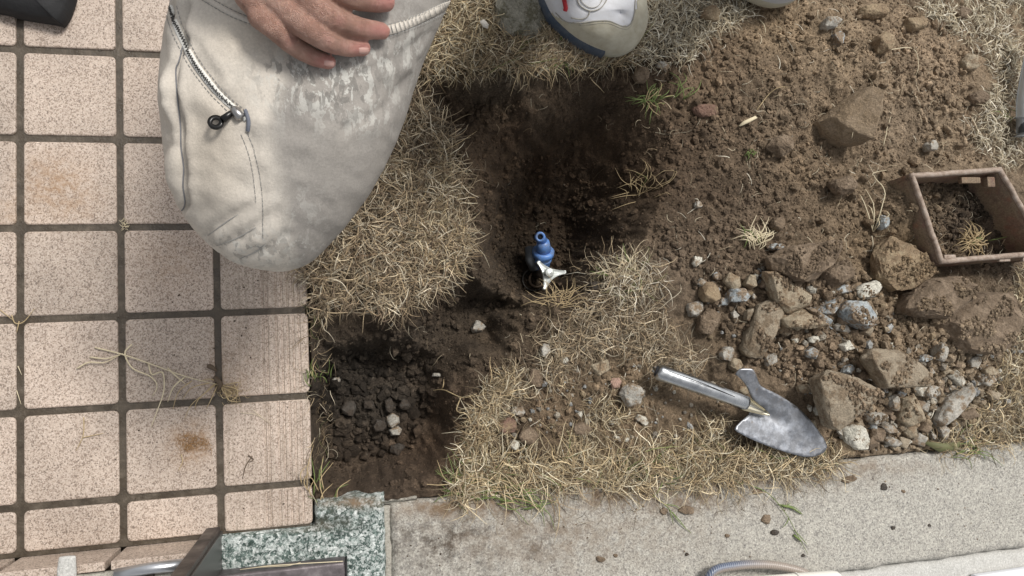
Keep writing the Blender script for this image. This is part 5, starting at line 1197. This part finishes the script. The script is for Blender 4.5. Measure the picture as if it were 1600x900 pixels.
# ================================================================== PEOPLE
def dg_mesh(V, F, voxel, smooth_it=6):
    me = bpy.data.meshes.new('tmp'); me.from_pydata([tuple(v) for v in V], [], F); me.update()
    bm = bmesh.new(); bm.from_mesh(me); bmesh.ops.recalc_face_normals(bm, faces=bm.faces); bm.to_mesh(me); bm.free()
    o = bpy.data.objects.new('tmp', me); COL.objects.link(o)
    md = o.modifiers.new('r', 'REMESH'); md.mode = 'VOXEL'; md.voxel_size = voxel
    ms = o.modifiers.new('s', 'SMOOTH'); ms.factor = .5; ms.iterations = smooth_it
    dg = bpy.context.evaluated_depsgraph_get(); ev = o.evaluated_get(dg); m2 = ev.to_mesh()
    n = len(m2.vertices); co = np.zeros(n * 3); m2.vertices.foreach_get('co', co); Fo = [list(p.vertices) for p in m2.polygons]
    ev.to_mesh_clear(); bpy.data.objects.remove(o, do_unlink=True); bpy.data.meshes.remove(me)
    return co.reshape(-1, 3), Fo
def normals(V, F):
    Fq = np.array([f[:3] for f in F]); n = np.cross(V[Fq[:, 1]] - V[Fq[:, 0]], V[Fq[:, 2]] - V[Fq[:, 0]])
    out = np.zeros_like(V)
    for k in range(3): np.add.at(out, Fq[:, k], n)
    return out / (np.linalg.norm(out, axis=1, keepdims=True) + 1e-12)
def superring(L_, R_, rz, n=40, dn=None):
    c = (L_ + R_) / 2; s = (R_ - L_) / 2; vdir = (Vector(CAM) - c).normalized(); s_n = s.normalized(); u = (vdir - s_n * vdir.dot(s_n)).normalized(); out = []
    for k in range(n):
        a = 2 * math.pi * k / n; ca, sa = math.cos(a), math.sin(a); e = .9
        out.append(c + s * (abs(ca) ** e * (1 if ca > 0 else -1)) + u * rz * (abs(sa) ** e * (1 if sa > 0 else -1)))
    return out
TH = [(-420, 330, 900), (-250, 300, 830), (-120, 282, 755), (-50, 276, 722), (0, 268, 702), (50, 259, 680), (100, 253, 660), (150, 252, 644), (200, 256, 628), (250, 262, 607), (300, 272, 580), (335, 288, 555), (362, 308, 534), (385, 331, 513), (402, 355, 496), (414, 380, 480), (421, 405, 463), (425, 428, 446)]
th = np.array(spline(TH, 4)); V = []; F = []; n = 40
for i, (y, l, r) in enumerate(th):
    t = (y + 420) / 845; zc = .47 - .055 * t; wdt = (P(r, y, zc) - P(l, y, zc)).length / 2
    rz = min(wdt * .86, .105) * (1.0); V += superring(P(l, y, zc), P(r, y, zc), rz, n)
for i in range(len(th) - 1):
    for j in range(n): F.append([i * n + j, i * n + (j + 1) % n, (i + 1) * n + (j + 1) % n, (i + 1) * n + j])
F.append(list(range(n))[::-1]); F.append([(len(th) - 1) * n + j for j in range(n)])
sh = tube([P(430, 300, .38), P(445, 250, .26), P(452, 190, .14), P(450, 150, .085)], [.066, .064, .060, .060], 28)
V, F = join([(V, F), sh])
TV, TF = dg_mesh(V, F, .0042, 10)
nrm = normals(TV, TF)
if nrm[np.argmax(TV[:, 2])][2] < 0: nrm = -nrm
px_, py_ = proj(TV)
upf = smooth(-.1, .35, (nrm * ((CAM - TV) / np.linalg.norm(CAM - TV, axis=1, keepdims=True))).sum(1))
disp = (.0045 * fbm(px_, py_, 70, 5, 3) + .0022 * fbm(px_ * .5 + py_ * .35, py_ * 1.3 - px_ * .8, 36, 15, 3)) * upf + .0006 * fbm(px_, py_, 12, 6, 2)
def crease(line, depth, width, lump=0.):
    d = segd(px_, py_, line, False); return -depth * np.exp(-(d / width) ** 2) + lump * np.exp(-((d - width * 2.2) / (width * 1.6)) ** 2)
SEAM_L = [(295, 12), (284, 40), (288, 62), (280, 95), (275, 110), (277, 150), (282, 195), (283, 230), (287, 262), (286, 290), (289, 318), (281, 334)]
ZIP = [(268, 12), (275, 38), (287, 66), (303, 96), (326, 128), (350, 155), (376, 178)]
disp += crease(SEAM_L, .006, 5, .003) * upf + crease([(388, 205), (400, 245), (408, 290), (412, 370)], .0018, 5) * upf
disp += crease(ZIP, .0025, 9, .0015) * upf
for ln in ([(252, 66), (262, 40), (272, 18)], [(254, 135), (262, 150), (276, 160)], [(256, 235), (268, 225), (280, 230)], [(320, 368), (350, 345), (390, 322)], [(345, 385), (390, 360), (430, 330)], [(380, 402), (420, 385), (450, 365)], [(300, 60), (320, 90), (340, 120)],
           [(540, 200), (600, 170), (640, 120)], [(560, 120), (620, 90), (670, 50)]):
    disp += crease(ln, .0018, 7, .001) * upf
# puffed side panel
disp += .006 * np.exp(-((px_ - 266) / 9) ** 2) * (np.sin(py_ / 19.) * .5 + .4) * smooth(20, 60, py_) * smooth(345, 300, py_) * upf
TV = TV + nrm * disp[:, None]
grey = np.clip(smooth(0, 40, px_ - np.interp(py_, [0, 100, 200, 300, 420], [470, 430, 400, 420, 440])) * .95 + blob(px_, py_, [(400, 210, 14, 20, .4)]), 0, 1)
spl = np.clip(blob(px_, py_, [(520, 130, 95, 55, 1.3), (450, 110, 50, 26, 1.), (600, 90, 60, 50, .8), (560, 180, 60, 30, .7), (400, 385, 100, 30, .75), (470, 330, 50, 50, .3), (640, 70, 30, 50, .6)]), 0, 1)
warm = np.clip(blob(px_, py_, [(330, 230, 60, 110, .8), (390, 60, 70, 50, .6)]), 0, 1)
M_trous = mat('pale_denim', (.6, .6, .55), .9); nt_ = N(M_trous)
c = nt_.mix(nt_.attr('warm', 'Fac'), (.545, .50, .44), (.49, .43, .355))
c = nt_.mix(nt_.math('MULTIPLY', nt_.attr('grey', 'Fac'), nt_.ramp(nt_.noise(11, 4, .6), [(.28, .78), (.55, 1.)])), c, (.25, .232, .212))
stv = nt_.scale(1.6, .75, 1, .5)
stn = nt_.ramp(nt_.noise(74, 5, .62, stv, dist=.4), [(.525, 0.), (.545, 1.)]); stl = nt_.ramp(nt_.noise(58, 5, .65, nt_.scale(1.5, .8, 1.2, .45), dist=.4), [(.52, 0.), (.54, 1.)])
c = nt_.mix(nt_.math('MULTIPLY', nt_.math('MULTIPLY', stl, nt_.attr('splash', 'Fac')), .8), c, (.52, .51, .47))
c = nt_.mix(nt_.math('MULTIPLY', nt_.math('MULTIPLY', stn, nt_.attr('splash', 'Fac')), .75), c, (.17, .16, .145))
st3 = nt_.ramp(nt_.noise(90, 5, .7), [(.66, 0.), (.72, .35)]); c = nt_.mix(st3, c, (.34, .32, .28))
tw = nt_.t.nodes.new('ShaderNodeTexWave'); tw.inputs['Scale'].default_value = 260; tw.inputs['Distortion'].default_value = 1.5; tw.inputs['Detail'].default_value = 2; nt_.l(nt_.scale(1, 1, .7, .8), tw.inputs[0])
c = nt_.mix(1., c, nt_.ramp(nt_.noise(22, 5, .7), [(.3, .94), (.7, 1.05)]), 'MULTIPLY'); c = nt_.mix(1., c, nt_.ramp(nt_.noise(420, 3, .7), [(.3, .9), (.7, 1.1)]), 'MULTIPLY')
nt_.base(c); nt_.bump(nt_.math('ADD', nt_.math('MULTIPLY', nt_.noise(700, 2), .6), nt_.math('MULTIPLY', nt_.noise(45, 5), 3.)), .0008, .55)
per = thing('person', P(470, 180, 0), 'person squatting on the tiles in pale stained denim trousers, hand resting on the thigh', 'person')
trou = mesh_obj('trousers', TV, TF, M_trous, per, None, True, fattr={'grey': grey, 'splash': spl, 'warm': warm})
bvh = BVHTree.FromPolygons([tuple(v) for v in TV], TF)
def on(px, py, off=.0006):
    d = P(px, py, 0) - Vector(CAM); h = bvh.ray_cast(Vector(CAM), d.normalized())
    if h[0] is None: return None, None
    nn_ = h[1]; nn_ = nn_ if nn_.dot(d) < 0 else -nn_; return h[0] + nn_ * off, nn_
def surf_line(line, step=6, off=.0006):
    out = []; sp = spline(line, step)
    for a_, b__ in sp:
        p, nn_ = on(a_, b__, off)
        if p is not None: out.append((p, nn_))
    return out
def ribbon(line, wid, off=.0012, m=None, name='ribbon', parent=None, step=6, th=.0008):
    L_ = surf_line(line, step, off); V = []; F = []
    for k, (p, nn_) in enumerate(L_):
        t = (L_[min(k + 1, len(L_) - 1)][0] - L_[max(k - 1, 0)][0]).normalized(); s = t.cross(nn_).normalized()
        V += [p - s * wid - nn_ * th * 2, p - s * wid * .9, p + s * wid * .9, p + s * wid - nn_ * th * 2]
    for k in range(len(L_) - 1):
        for j in range(3): F.append([k * 4 + j, k * 4 + j + 1, k * 4 + 5 + j, k * 4 + 4 + j])
    return mesh_obj(name, V, F, m, parent)
def stitches(line, m, name='stitching', r=.00035, dash=.0028, gap=.0016, off=.0006, parent=None):
    L_ = surf_line(line, 14, off); P_ = [p for p, _ in L_]; parts = []; acc = 0; cur = []; on_ = True
    for k in range(len(P_) - 1):
        a_, b__ = P_[k], P_[k + 1]; l = (b__ - a_).length; s = 0
        while s < l:
            lim = dash if on_ else gap; tk = min(lim - acc, l - s)
            if on_: parts.append((a_.lerp(b__, s / l), a_.lerp(b__, (s + tk) / l)))
            s += tk; acc += tk
            if acc >= lim - 1e-9: acc = 0; on_ = not on_
    V, F = join([tube([a_, b__], r, 4) for a_, b__ in parts if (b__ - a_).length > 1e-5]); return mesh_obj(name, V, F, m, parent or trou)
def shift(line, d):
    out = []
    for k, (x, y) in enumerate(line):
        a_ = line[max(k - 1, 0)]; b__ = line[min(k + 1, len(line) - 1)]; dx, dy = b__[0] - a_[0], b__[1] - a_[1]; l = math.hypot(dx, dy); out.append((x + dy / l * d, y - dx / l * d))
    return out
M_tape = mat('zip_tape', (.66, .65, .61), .85); M_teeth = mat('zip_metal', (.05, .048, .045), .5, .1); M_thread = mat('grey_thread', (.27, .27, .26), .9); M_seam = mat('seam_shadow_thread', (.20, .20, .21), .9)
ribbon(ZIP + [(386, 186)], .0030, .0016, M_tape, 'zip_tape', trou)
zl = surf_line(ZIP, 12, .0024); parts = []
zp = [p for p, _ in zl]; tot = [0]
for k in range(1, len(zp)): tot.append(tot[-1] + (zp[k] - zp[k - 1]).length)
s = 0; side = 1
while s < tot[-1]:
    k = max(1, int(np.searchsorted(tot, s))); k = min(k, len(zp) - 1); f = (s - tot[k - 1]) / max(tot[k] - tot[k - 1], 1e-9); p = zp[k - 1].lerp(zp[k], f); t = (zp[k] - zp[k - 1]).normalized(); nn_ = zl[k][1]; sd_ = t.cross(nn_).normalized()
    parts.append(tube([p - sd_ * (.0015 if side > 0 else .0004), p + sd_ * (.0004 if side > 0 else .0015)], .0005, 5)); s += .0013; side = -side
V, F = join(parts); mesh_obj('zip_teeth', V, F, M_teeth, trou)
for d_ in (-10, 9): stitches(shift(ZIP, d_), M_thread)
p0, n0 = on(368, 176, .004); p1_, _ = on(380, 186, .004); p2_, _ = on(352, 188, .005); p3_, _ = on(341, 192, .004)
V, F = tube([p0 - (p1_ - p0) * .3, p0, p1_, p1_ + (p1_ - p0) * .15], [.0030, .0046, .0042, .002], 10); sl_ = mesh_obj('zip_slider', V, F, mat('slider_metal', (.38, .37, .36), .3, .95), trou)
V, F = join([tube([p0, p0.lerp(p2_, .6), p2_], [(.0022), (.003), (.0035)], 8), ring(p3_, n0, .0028, .0066, .0022)]); mesh_obj('pull_tab', V, F, mat('pull_black', (.035, .034, .033), .3, .8), sl_)
ribbon([(384, 172), (389, 188), (388, 204)], .0016, .0022, mat('bartack', (.14, .15, .18), .9), 'bartack', trou)
V, F = join([tube([p for p, _ in surf_line(SEAM_L[2:], 6, .0002)], .0007, 5)]); mesh_obj('side_seam', V, F, M_seam, trou)
K2 = [(386, 206), (397, 235), (405, 270), (410, 315), (411, 372)]
stitches(K2, M_thread, r=.00032, dash=.004, gap=.001); stitches(shift(K2, -10)[:-1], M_thread, r=.00028, dash=.004, gap=.001)
PB = [(315, -12), (345, 6), (372, 20), (398, 30)]
stitches(PB, M_thread); ribbon(shift(PB, -5), .0026, .001, M_trous, 'pocket_band', trou); stitches(shift(PB, -10), M_thread)
PB2 = [(598, 50), (630, 40), (662, 26), (700, 6), (725, -14)]
ribbon(PB2, .0042, .0012, M_trous, 'thigh_band', trou); stitches(shift(PB2, -8), M_thread, r=.0004, off=.0022); stitches(shift(PB2, 8), M_thread, r=.0004, off=.0022)
for k, (a_, b__) in enumerate(spline(PB2, 5)):
    pass
LAD = []
for a_, b__ in spline(PB2, 5):
    u1, _ = on(a_ - 1.6, b__ - 5.5, .0024); u2, _ = on(a_ + 1.6, b__ + 5.5, .0024)
    if u1 is not None and u2 is not None: LAD.append(tube([u1, u2], .00035, 4))
V, F = join(LAD); mesh_obj('band_stitch', V, F, M_thread, trou)
for ln in ([(325, 368), (352, 348), (372, 335)], [(338, 384), (370, 372), (400, 355)], [(375, 404), (400, 393), (415, 380)]):  # thin grey tubes laid along the knee creases
    V, F = tube([p for p, _ in surf_line(ln, 6, .0001)], [.0003 + .0004 * math.sin(3.14 * k / (len(surf_line(ln, 6)) - 1)) for k in range(len(surf_line(ln, 6)))], 5); mesh_obj('crease_line', V, F, mat('crease_grey', (.33, .32, .30), .95), trou)

# ---- hand
M_skin = mat('skin', (.48, .27, .2), .5); nk = N(M_skin); b_ = M_skin.node_tree.nodes['Principled BSDF']
b_.inputs['Subsurface Weight'].default_value = .12; b_.inputs['Subsurface Radius'].default_value = (.008, .003, .0015); b_.inputs['Subsurface Scale'].default_value = 1.
cs = nk.ramp(nk.noise(60, 5, .6), [(.32, (.30, .165, .122)), (.5, (.39, .225, .172)), (.7, (.49, .31, .245))]); cs = nk.mix(nk.attr('pink', 'Fac'), cs, (.55, .235, .21)); nk.base(cs)
wv2 = nk.vor(900, 'DISTANCE_TO_EDGE'); nk.bump(nk.math('ADD', nk.math('MULTIPLY', wv2, 2.), nk.noise(120, 6, .75)), .0011, .9)
def hz_at(px, py, up_):       # point above thigh surface
    p, nn_ = on(px, py, 0.)
    if p is None: return P(px, py, .545 + up_)
    return P(px, py, p.z + up_)
def fch(pts, rads, n=18, sp=4):
    w3 = [tuple(hz_at(a_, b__, u_)) + (r,) for (a_, b__, u_), r in zip(pts, rads)]; s = spline(w3, sp)
    path = [Vector(q_[:3]) for q_ in s]; rr = [q_[3] for q_ in s]
    # round caps
    t0 = (path[0] - path[1]).normalized(); t1 = (path[-1] - path[-2]).normalized(); r0, r1 = rr[0], rr[-1]
    pre = [(path[0] + t0 * r0 * math.sin(a_), r0 * math.cos(a_)) for a_ in (1.4, 1.0, .5)]; post = [(path[-1] + t1 * r1 * math.sin(a_), r1 * math.cos(a_)) for a_ in (.4, .8, 1.15, 1.4)]
    path = [p for p, _ in pre] + path + [p for p, _ in post]; rr = [r for _, r in pre] + rr + [r for _, r in post]
    return tube(path, [(r, r * .93) for r in rr], n)
mm = .001
fingers = {
 'pinky': ([(405, 26, .024), (430, 45, .028), (453, 66, .020), (484, 86, .010), (513, 97, .0065)], [10.2, 9.8, 9.0, 8.0, 6.8]),
 'ring': ([(440, 12, .028), (482, 45, .034), (512, 64, .024), (540, 73, .013), (567, 76, .008)], [11, 10.6, 9.8, 8.7, 7.4]),
 'middle': ([(470, -12, .030), (502, 18, .036), (530, 34, .028), (565, 44, .016), (597, 49, .009)], [11.6, 11.2, 10.5, 9.4, 8.0]),
 'index': ([(480, -45, .032), (520, -20, .036), (552, -5, .030), (582, 1, .018), (603, 4, .011)], [11.6, 11.4, 10.8, 10, 8.8]),
 'thumb': ([(430, -70, .018), (480, -90, .016), (530, -85, .012), (565, -75, .010)], [13, 11, 10, 8.5]),
}
parts = [fch(p, [r * mm for r in rd]) for p, rd in fingers.values()]
wr = (385, -75, .03)
for (a_, b__, u_), r0 in (((410, 24, .020), 10.5), ((438, 8, .024), 12.5), ((462, -14, .026), 13), ((478, -42, .026), 12.5), ((440, -62, .020), 12)):
    parts.append(fch([(wr[0], wr[1], .028), ((wr[0] + a_) / 2, (wr[1] + b__) / 2, (.030 + u_) / 2), (a_, b__, u_)], [.021, .0155, r0 * mm]))
parts.append(fch([(378, -40, .024), (392, -5, .023), (410, 22, .020)], [.016, .0135, .0105]))
fa = [P(385, -75, .575), P(360, -160, .60), P(320, -300, .64), P(280, -480, .70)]
parts.append(tube(fa, [(.024, .019), (.027, .022), (.034, .03), (.042, .04)], 24))
V, F = join(parts); HV, HF = dg_mesh(V, F, .0014, 4)
hn = normals(HV, HF); px_, py_ = proj(HV)
pink = np.zeros(len(HV))
for k, (a_, b__) in (('p', (513, 97)), ('r', (568, 77)), ('m', (598, 48)), ('i', (606, 5))):
    pink = np.maximum(pink, .75 * np.exp(-(((px_ - a_) / 24) ** 2 + ((py_ - b__) / 14) ** 2)))
for a_, b__ in ((453, 66), (512, 64), (530, 34), (485, 86), (541, 73), (566, 44)): pink = np.maximum(pink, .28 * np.exp(-(((px_ - a_) / 9) ** 2 + ((py_ - b__) / 9) ** 2)))
# wrinkles across knuckles
cd_ = np.zeros(len(HV))
def wr_(cx, cy, dx, dy, n_, sp, L_=9, dep=.0006):
    global cd_
    l = math.hypot(dx, dy); ux, uy = dx / l, dy / l
    for k in range(n_):
        o_ = (k - (n_ - 1) / 2) * sp; ln = [(cx + ux * o_ - uy * L_, cy + uy * o_ + ux * L_), (cx + ux * (o_ + 1.), cy + uy * (o_ + 1.)), (cx + ux * o_ + uy * L_, cy + uy * o_ - ux * L_)]
        cd_ = cd_ - dep * np.exp(-(segd(px_, py_, ln, False) / 1.1) ** 2)
for a_ in ((454, 66, 3, 2, 4, 3.5), (485, 87, 3, 1.2, 3, 3), (511, 63, 3, 1.8, 4, 3.5), (541, 73, 3, .6, 3, 3), (531, 35, 3, 1.4, 4, 3.5), (566, 44, 3, .8, 3, 3), (556, -2, 3, 1, 4, 3.5), (586, 4, 3, .5, 3, 3)): wr_(*a_)
ten = fbm(px_ + py_ * .5, py_ - px_ * .6, 22, 9, 2) * .0012
HV = HV + hn * (cd_ + ten)[:, None] * (1 if hn[np.argmax(HV[:, 2])][2] > 0 else -1)
hand = mesh_obj('hand', HV, HF, M_skin, per, None, True, fattr={'pink': pink})
hb = BVHTree.FromPolygons([tuple(v) for v in HV], HF)
M_nail = mat('nail', (.50, .30, .26), .35)
def nail(px, py, dx, dy, L_, Wd, name='nail'):
    l = math.hypot(dx, dy); ux, uy = dx / l, dy / l; V = []; F = []; nu, nv = 9, 7; ok = True
    for i in range(nu):
        for j in range(nv):
            u = (i / (nu - 1) * 2 - 1); v = (j / (nv - 1) * 2 - 1); s = math.sqrt(max(0, 1 - abs(u) ** 3 * .45))
            X = px + ux * u * L_ - uy * v * Wd * s; Y = py + uy * u * L_ + ux * v * Wd * s
            d = (P(X, Y, 0) - Vector(CAM)).normalized(); h = hb.ray_cast(Vector(CAM), d)
            if h[0] is None: ok = False; V.append(V[-1] if V else P(X, Y, .54)); continue
            nn_ = h[1] if h[1].dot(d) < 0 else -h[1]; e = 1 - max(abs(u), abs(v)) ** 4; V.append(h[0] + nn_ * (.0001 + .00065 * e))
    for i in range(nu - 1):
        for j in range(nv - 1): F.append([i * nv + j, (i + 1) * nv + j, (i + 1) * nv + j + 1, i * nv + j + 1])
    mesh_obj(name, V, F, M_nail, hand)
nail(514.5, 99, 1, .12, 8, 4.6); nail(568.5, 79, 1, .02, 7.5, 5)
V, F = tube([P(385, -75, .575), P(360, -160, .60), P(320, -300, .64), P(280, -480, .70)], .001, 3)

# ---- shoes
M_su = mat('shoe_leather', (.70, .71, .74), .55); nsx = N(M_su); nsx.base(nsx.ramp(nsx.noise(40, 5, .7), [(.35, (.70, .71, .75)), (.6, (.64, .64, .66)), (.78, (.50, .48, .45))])); nsx.bump(nsx.noise(90, 4), .001, .5)
M_cap = mat('shoe_toe_cap', (.52, .48, .38), .7); nsx = N(M_cap); nsx.base(nsx.ramp(nsx.noise(30, 6, .7), [(.35, (.56, .53, .43)), (.6, (.44, .40, .30)), (.75, (.30, .27, .2))])); nsx.bump(nsx.noise(120, 4), .0008, .5)
M_sole = mat('shoe_sole', (.40, .38, .30), .75); M_navy = mat('navy_rubber', (.045, .065, .10), .6); nsx = N(M_navy); nsx.base(nsx.ramp(nsx.noise(50, 5, .7), [(.4, (.04, .06, .095)), (.75, (.12, .13, .14))]))
M_red = mat('red_trim', (.45, .02, .03), .5); M_sock = mat('dark_trouser', (.05, .05, .06), .9)
def shoe(root, outl, zg, navy=None, capline=None, height=.062, ank=.11, beige=M_cap, upper=M_su):
    """outline in photo pixels at sole height; ring-by-ring loft to the ankle"""
    ol = [tuple(v) for v in spline(outl + [outl[0]], 6)][:-1]; n = len(ol)
    base = [P(a_, b__, zg + .02) for a_, b__ in ol]; cc = sum(base, Vector()) / n
    toe = min(base, key=lambda p: p.y); heel = max(base, key=lambda p: p.y); axl = (heel - toe); al = axl.length; axu = axl.normalized()
    # sole
    V = []; F = []
    lev = [(0., .955), (.004, .985), (.012, 1.0), (.022, 1.0), (.026, .985)]
    for z_, s_ in lev: V += [Vector((cc.x + (p.x - cc.x) * s_, cc.y + (p.y - cc.y) * s_, zg + z_)) for p in base]
    for r in range(len(lev) - 1):
        for k in range(n): F.append([r * n + k, r * n + (k + 1) % n, (r + 1) * n + (k + 1) % n, (r + 1) * n + k])
    F.append(list(range(n))[::-1]); F.append([(len(lev) - 1) * n + k for k in range(n)])
    sole = mesh_obj('sole', V, F, M_sole, root)
    # upper grid
    rows = 30; Vu = []
    for r in range(rows + 1):
        t = r / rows
        for p in base:
            u = (p - toe).dot(axu) / al; sp = toe + axu * (al * min(max(u, .17), .80)); hgt = height + (ank - height) * smooth(.35, .8, np.array(u)) ; hgt = float(hgt)
            a_ = t * math.pi / 2; s_ = (math.cos(a_)) ** .8 if t < 1 else 0.
            if True: q_ = sp + (p - sp) * (s_ * .985)
            z_ = zg + .022 + hgt * math.sin(a_) ** .85 * (.78 + .22 * min(1, u * 3)); Vu.append((q_.x, q_.y, z_))
    Vu = np.array(Vu); px2, py2 = proj(Vu); Fa = []; Fb = []
    for r in range(rows):
        for k in range(n):
            f = [r * n + k, r * n + (k + 1) % n, (r + 1) * n + (k + 1) % n, (r + 1) * n + k]
            cx = px2[f].mean(); cy = py2[f].mean()
            (Fb if capline is not None and cy > np.interp(cx, [c_[0] for c_ in capline], [c_[1] for c_ in capline]) else Fa).append(f)
    nz_ = normals(Vu, Fa + Fb); nz_ = nz_ * (1 if nz_[len(nz_) // 2][2] > 0 else 1); Vu2 = Vu + np.stack([.0009 * fbm(px2, py2, 14, 3, 3)] * 3, -1) * [0, 0, 1.5]
    up_ = mesh_obj('upper', Vu2, Fa, upper, root)
    if Fb:
        Vc = Vu2.copy(); Vc[:, 2] += .0012; cap = mesh_obj('toe_cap', Vc, Fb, beige, root)
    tree = BVHTree.FromPolygons([tuple(v) for v in Vu2], Fa + Fb)
    def onS(px, py, off):
        d = (P(px, py, 0) - Vector(CAM)).normalized(); h = tree.ray_cast(Vector(CAM), d)
        return None if h[0] is None else h[0] - d * off
    if navy:
        i0 = [k for k, (a_, b__) in enumerate(ol) if navy(a_, b__)]
        # wide band wrapping the outer side of the sole, bulging up over the upper edge
        runs = sorted(i0); 
        gaps = [k for k in range(len(runs)) if runs[k] - runs[k - 1] > 1 or (k == 0)]
        if len(gaps) > 1 and runs[0] == 0 and runs[-1] == n - 1:
            g_ = gaps[-1]; runs = runs[g_:] + runs[:g_]
        V = []; F = []; m = len(runs)
        for q0, k in enumerate(runs):
            p = base[k]; tp = .35 + .65 * min(1, (q0) / (m * .12 + 1), (m - 1 - q0) / (m * .45)); inw = Vector((cc.x - p.x, cc.y - p.y, 0)).normalized()
            for a_, b__ in ((-.0022, .003), (-.0034, .012), (-.0026, .024), (.004 * tp, .029), (.022 * tp, .039), (.023 * tp, .033)): V.append(Vector((p.x, p.y, zg + b__)) + inw * a_)
        for q0 in range(m - 1):
            for j in range(5): F.append([q0 * 6 + j, q0 * 6 + j + 1, q0 * 6 + 7 + j, q0 * 6 + 6 + j])
        mesh_obj('side_stripe', V, F, M_navy, sole)
    return onS, up_, sole
p2 = thing('person', P(925, -120, .02), 'standing person whose white, beige and navy sports shoe shows at the top edge', 'person')
zs = .012
OUT = [(846, 0), (858, 24), (876, 44), (902, 65), (938, 82), (968, 86), (992, 74), (1006, 48), (1004, 10), (996, -40), (985, -110), (962, -175), (925, -195), (890, -180), (862, -120), (845, -50)]
shoe_r = bpy.data.objects.new('shoe', None); COL.objects.link(shoe_r); shoe_r.parent = p2
onS, upS, soleS = shoe(shoe_r, OUT, zs, navy=lambda a_, b__: (b__ < 84 and a_ < 962 and b__ > -150), capline=[(860, 20), (885, 36), (905, 37), (930, 34), (952, 34), (972, 42), (985, 40), (993, 20), (996, 0), (1003, -20)])
def sline(line, r, m, name, off=.0012, parent=None, dash=None):
    pts = [onS(a_, b__, off) for a_, b__ in spline(line, 6)]; pts = [p for p in pts if p is not None]
    if len(pts) > 2: V, F = tube(pts, r, 5); mesh_obj(name, V, F, m, parent or upS)
CAPL = [(868, 20), (884, 34), (905, 36), (930, 33), (952, 33), (972, 41), (984, 39), (991, 22), (993, -5)]
M_line = mat('shoe_stitch', (.36, .34, .29), .8)
sline(CAPL, .0009, M_line, 'cap_seam'); sline([(a_, b__ + 4) for a_, b__ in CAPL[2:]], .0005, M_line, 'cap_seam')
sline([(900, -8), (906, 8), (922, 17), (938, 13), (948, 0), (950, -10)], .0009, M_line, 'eyelet_stay'); sline([(905, -8), (910, 4), (923, 12), (935, 9), (942, -2)], .0006, M_line, 'eyelet_stay')
sline([(922, 17), (918, 26), (908, 30), (892, 28)], .0009, M_line, 'side_seam')
sline([(880, -8), (882, 2), (884, 12), (883, 17)], .0042, M_red, 'red_tab', .0006)
M_lace = mat('lace_white', (.66, .66, .66), .8)
for k in range(4):
    y0_ = -12 - k * 22; sline([(898, y0_ + 4), (922, y0_ - 3), (948, y0_ + 2)], .0028, M_lace, 'lace', .002)
V, F = tube([P(925, -130, .08), P(935, -150, .16), P(945, -170, .30), P(955, -190, .48)], [.045, .055, .068, .078], 24); mesh_obj('trouser_leg', V, F, M_sock, p2)
shoe_r2 = bpy.data.objects.new('shoe', None); COL.objects.link(shoe_r2); shoe_r2.parent = p2
OUT2 = [(1150, -25), (1168, -8), (1190, 3), (1215, 8), (1240, 2), (1256, -14), (1262, -50), (1255, -110), (1240, -170), (1215, -200), (1180, -190), (1158, -130), (1148, -70)]
M_sg = mat('shoe_shade_grey', (.45, .46, .48), .6)  # shadow on the white shoe, put into the colour as grey
shoe(shoe_r2, OUT2, .028, height=.055, upper=M_sg); shoe_r2['label'] = 'toe of the second shoe, greyed for shadow, just showing at the top edge'
V, F = tube([P(1215, -135, .09), P(1220, -155, .17), P(1225, -175, .30), P(1230, -195, .48)], [.045, .055, .068, .078], 24); mesh_obj('trouser_leg', V, F, M_sock, p2)
# shoe under the squatting person's knee (hidden beneath the thigh)
shoe_r3 = bpy.data.objects.new('shoe', None); COL.objects.link(shoe_r3); shoe_r3.parent = per
OUT3 = [(430, 40), (470, 35), (510, 60), (528, 130), (538, 200), (540, 260), (520, 295), (490, 295), (465, 260), (450, 200), (430, 130), (420, 80)]
shoe(shoe_r3, OUT3, .0005)
# wet sheen etc. lives in the materials
